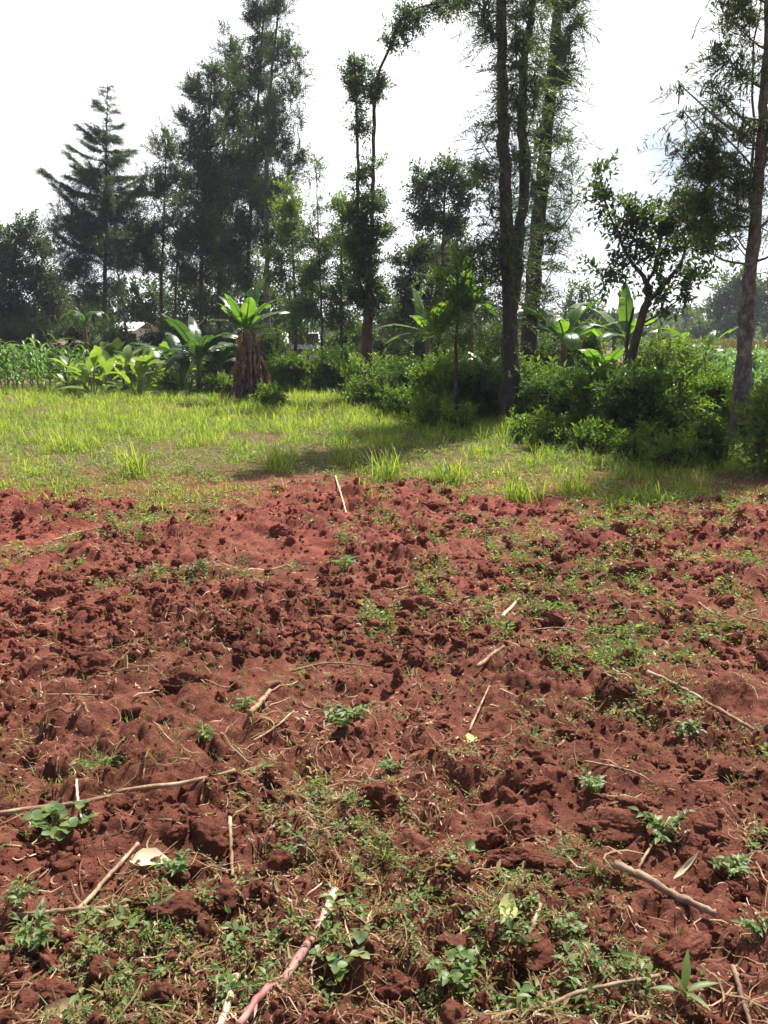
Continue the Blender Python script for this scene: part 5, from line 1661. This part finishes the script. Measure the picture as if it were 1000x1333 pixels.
# ------------------------------------------------------------------ haze
HAZE = 0.0006
if HAZE:
    mb = MB()
    box(mb, (0, 520, 13.0), (2400, 1240, 29.0))
    m, nt, N, Lk = new_mat('haze_air')
    out = N.new('ShaderNodeOutputMaterial')
    v = N.new('ShaderNodeVolumePrincipled')
    v.inputs['Color'].default_value = (0.72, 0.78, 0.95, 1)
    v.inputs['Density'].default_value = HAZE
    v.inputs['Anisotropy'].default_value = 0.3
    Lk.new(v.outputs[0], out.inputs['Volume'])
    o = mb.build('haze', m)
    tag(o, kind='stuff')

# ------------------------------------------------------------------ light, sky, camera
SUN_EL, SUN_AZ = math.radians(57), math.radians(30)      # azimuth: clockwise from straight ahead (+Y)
world = bpy.data.worlds.new('World')
scene.world = world
world.use_nodes = True
nt = world.node_tree
N, Lk = nt.nodes, nt.links
N.clear()
out = N.new('ShaderNodeOutputWorld')
bg = N.new('ShaderNodeBackground')
bg.inputs['Strength'].default_value = 0.044
sky = N.new('ShaderNodeTexSky')
sky.sky_type = 'NISHITA'
sky.sun_disc = False
sky.sun_elevation = SUN_EL
sky.sun_rotation = SUN_AZ
sky.altitude = 1800
sky.dust_density = 1.0
tc = N.new('ShaderNodeTexCoord')
mp = N.new('ShaderNodeMapping')
mp.inputs['Scale'].default_value = (1, 1, 2.2)
mp.inputs['Location'].default_value = (0.35, 0.1, 0.12)
no = N.new('ShaderNodeTexNoise')
no.inputs['Scale'].default_value = 2.2
no.inputs['Detail'].default_value = 7
no.inputs['Roughness'].default_value = 0.52
Lk.new(tc.outputs['Generated'], mp.inputs['Vector'])
Lk.new(mp.outputs[0], no.inputs['Vector'])
sep = N.new('ShaderNodeSeparateXYZ')
Lk.new(tc.outputs['Generated'], sep.inputs[0])
# cloud cover thinned in the unseen sky overhead and behind, to deepen soil shadows
ma = N.new('ShaderNodeMath')
ma.operation = 'MULTIPLY_ADD'
Lk.new(sep.outputs['Z'], ma.inputs[0])
ma.inputs[1].default_value = -0.42
Lk.new(no.outputs['Fac'], ma.inputs[2])
mb_ = N.new('ShaderNodeMath')
mb_.operation = 'MULTIPLY_ADD'
Lk.new(sep.outputs['Y'], mb_.inputs[0])
mb_.inputs[1].default_value = 0.30
Lk.new(ma.outputs[0], mb_.inputs[2])
cr = ramp(N, [(0.26, (0.12, 0.12, 0.12)), (0.42, (1, 1, 1))])
Lk.new(mb_.outputs[0], cr.inputs[0])
band = ramp(N, [(0.05, (0, 0, 0)), (0.13, (1, 1, 1)), (0.19, (1, 1, 1)), (0.27, (0, 0, 0))])
Lk.new(sep.outputs['Z'], band.inputs[0])
n2 = N.new('ShaderNodeTexNoise')
n2.inputs['Scale'].default_value = 4.5
n2.inputs['Detail'].default_value = 4
Lk.new(tc.outputs['Generated'], n2.inputs['Vector'])
br_ = ramp(N, [(0.38, (0, 0, 0)), (0.58, (0.62, 0.62, 0.62))])
Lk.new(n2.outputs['Fac'], br_.inputs[0])
gp = N.new('ShaderNodeMath')
gp.operation = 'MULTIPLY'
Lk.new(band.outputs[0], gp.inputs[0])
Lk.new(br_.outputs[0], gp.inputs[1])
cv_ = N.new('ShaderNodeMath')
cv_.operation = 'SUBTRACT'
cv_.use_clamp = True
xr = ramp(N, [(0.0, (0, 0, 0)), (0.16, (1, 1, 1)), (0.34, (1, 1, 1)), (0.5, (0, 0, 0))])
Lk.new(sep.outputs['X'], xr.inputs[0])
gq = N.new('ShaderNodeMath')
gq.operation = 'MULTIPLY'
Lk.new(gp.outputs[0], gq.inputs[0])
Lk.new(xr.outputs[0], gq.inputs[1])
Lk.new(cr.outputs[0], cv_.inputs[0])
Lk.new(gq.outputs[0], cv_.inputs[1])
mix = N.new('ShaderNodeMix')
mix.data_type = 'RGBA'
Lk.new(cv_.outputs[0], mix.inputs[0])
Lk.new(sky.outputs[0], mix.inputs[6])
mix.inputs[7].default_value = (16.5, 16.7, 17.2, 1)
Lk.new(mix.outputs[2], bg.inputs['Color'])
Lk.new(bg.outputs[0], out.inputs[0])

sl = bpy.data.lights.new('sun', 'SUN')
sl.energy = 5.0
sl.angle = math.radians(0.5)
sl.color = (1.0, 0.95, 0.88)
so_ = bpy.data.objects.new('sun', sl)
link(so_)
sd = Vector((math.sin(SUN_AZ) * math.cos(SUN_EL), math.cos(SUN_AZ) * math.cos(SUN_EL), math.sin(SUN_EL)))
so_.rotation_euler = sd.to_track_quat('Z', 'Y').to_euler()
so_.location = (0, 0, 40)

cam = bpy.data.cameras.new('camera')
cam.sensor_fit = 'VERTICAL'
cam.sensor_height = 24
cam.lens = 24 * FPX / 1333
cam.clip_end = 6000
cam.clip_start = 0.05
co = bpy.data.objects.new('camera', cam)
link(co)
co.location = (0, 0, CAMH)
co.rotation_euler = (PI / 2 - PITCH, 0, 0)
scene.camera = co
scene.view_settings.view_transform = 'Standard'
scene.view_settings.look = 'None'
scene.view_settings.exposure = 1.08
scene.view_settings.gamma = 1
scene.cycles.max_bounces = 8
scene.cycles.transparent_max_bounces = 8
scene.cycles.volume_bounces = 0
scene.cycles.use_adaptive_sampling = True
bpy.context.view_layer.update()
print('built', time.time() - T0, 'verts', sum(len(m.vertices) for m in bpy.data.meshes))
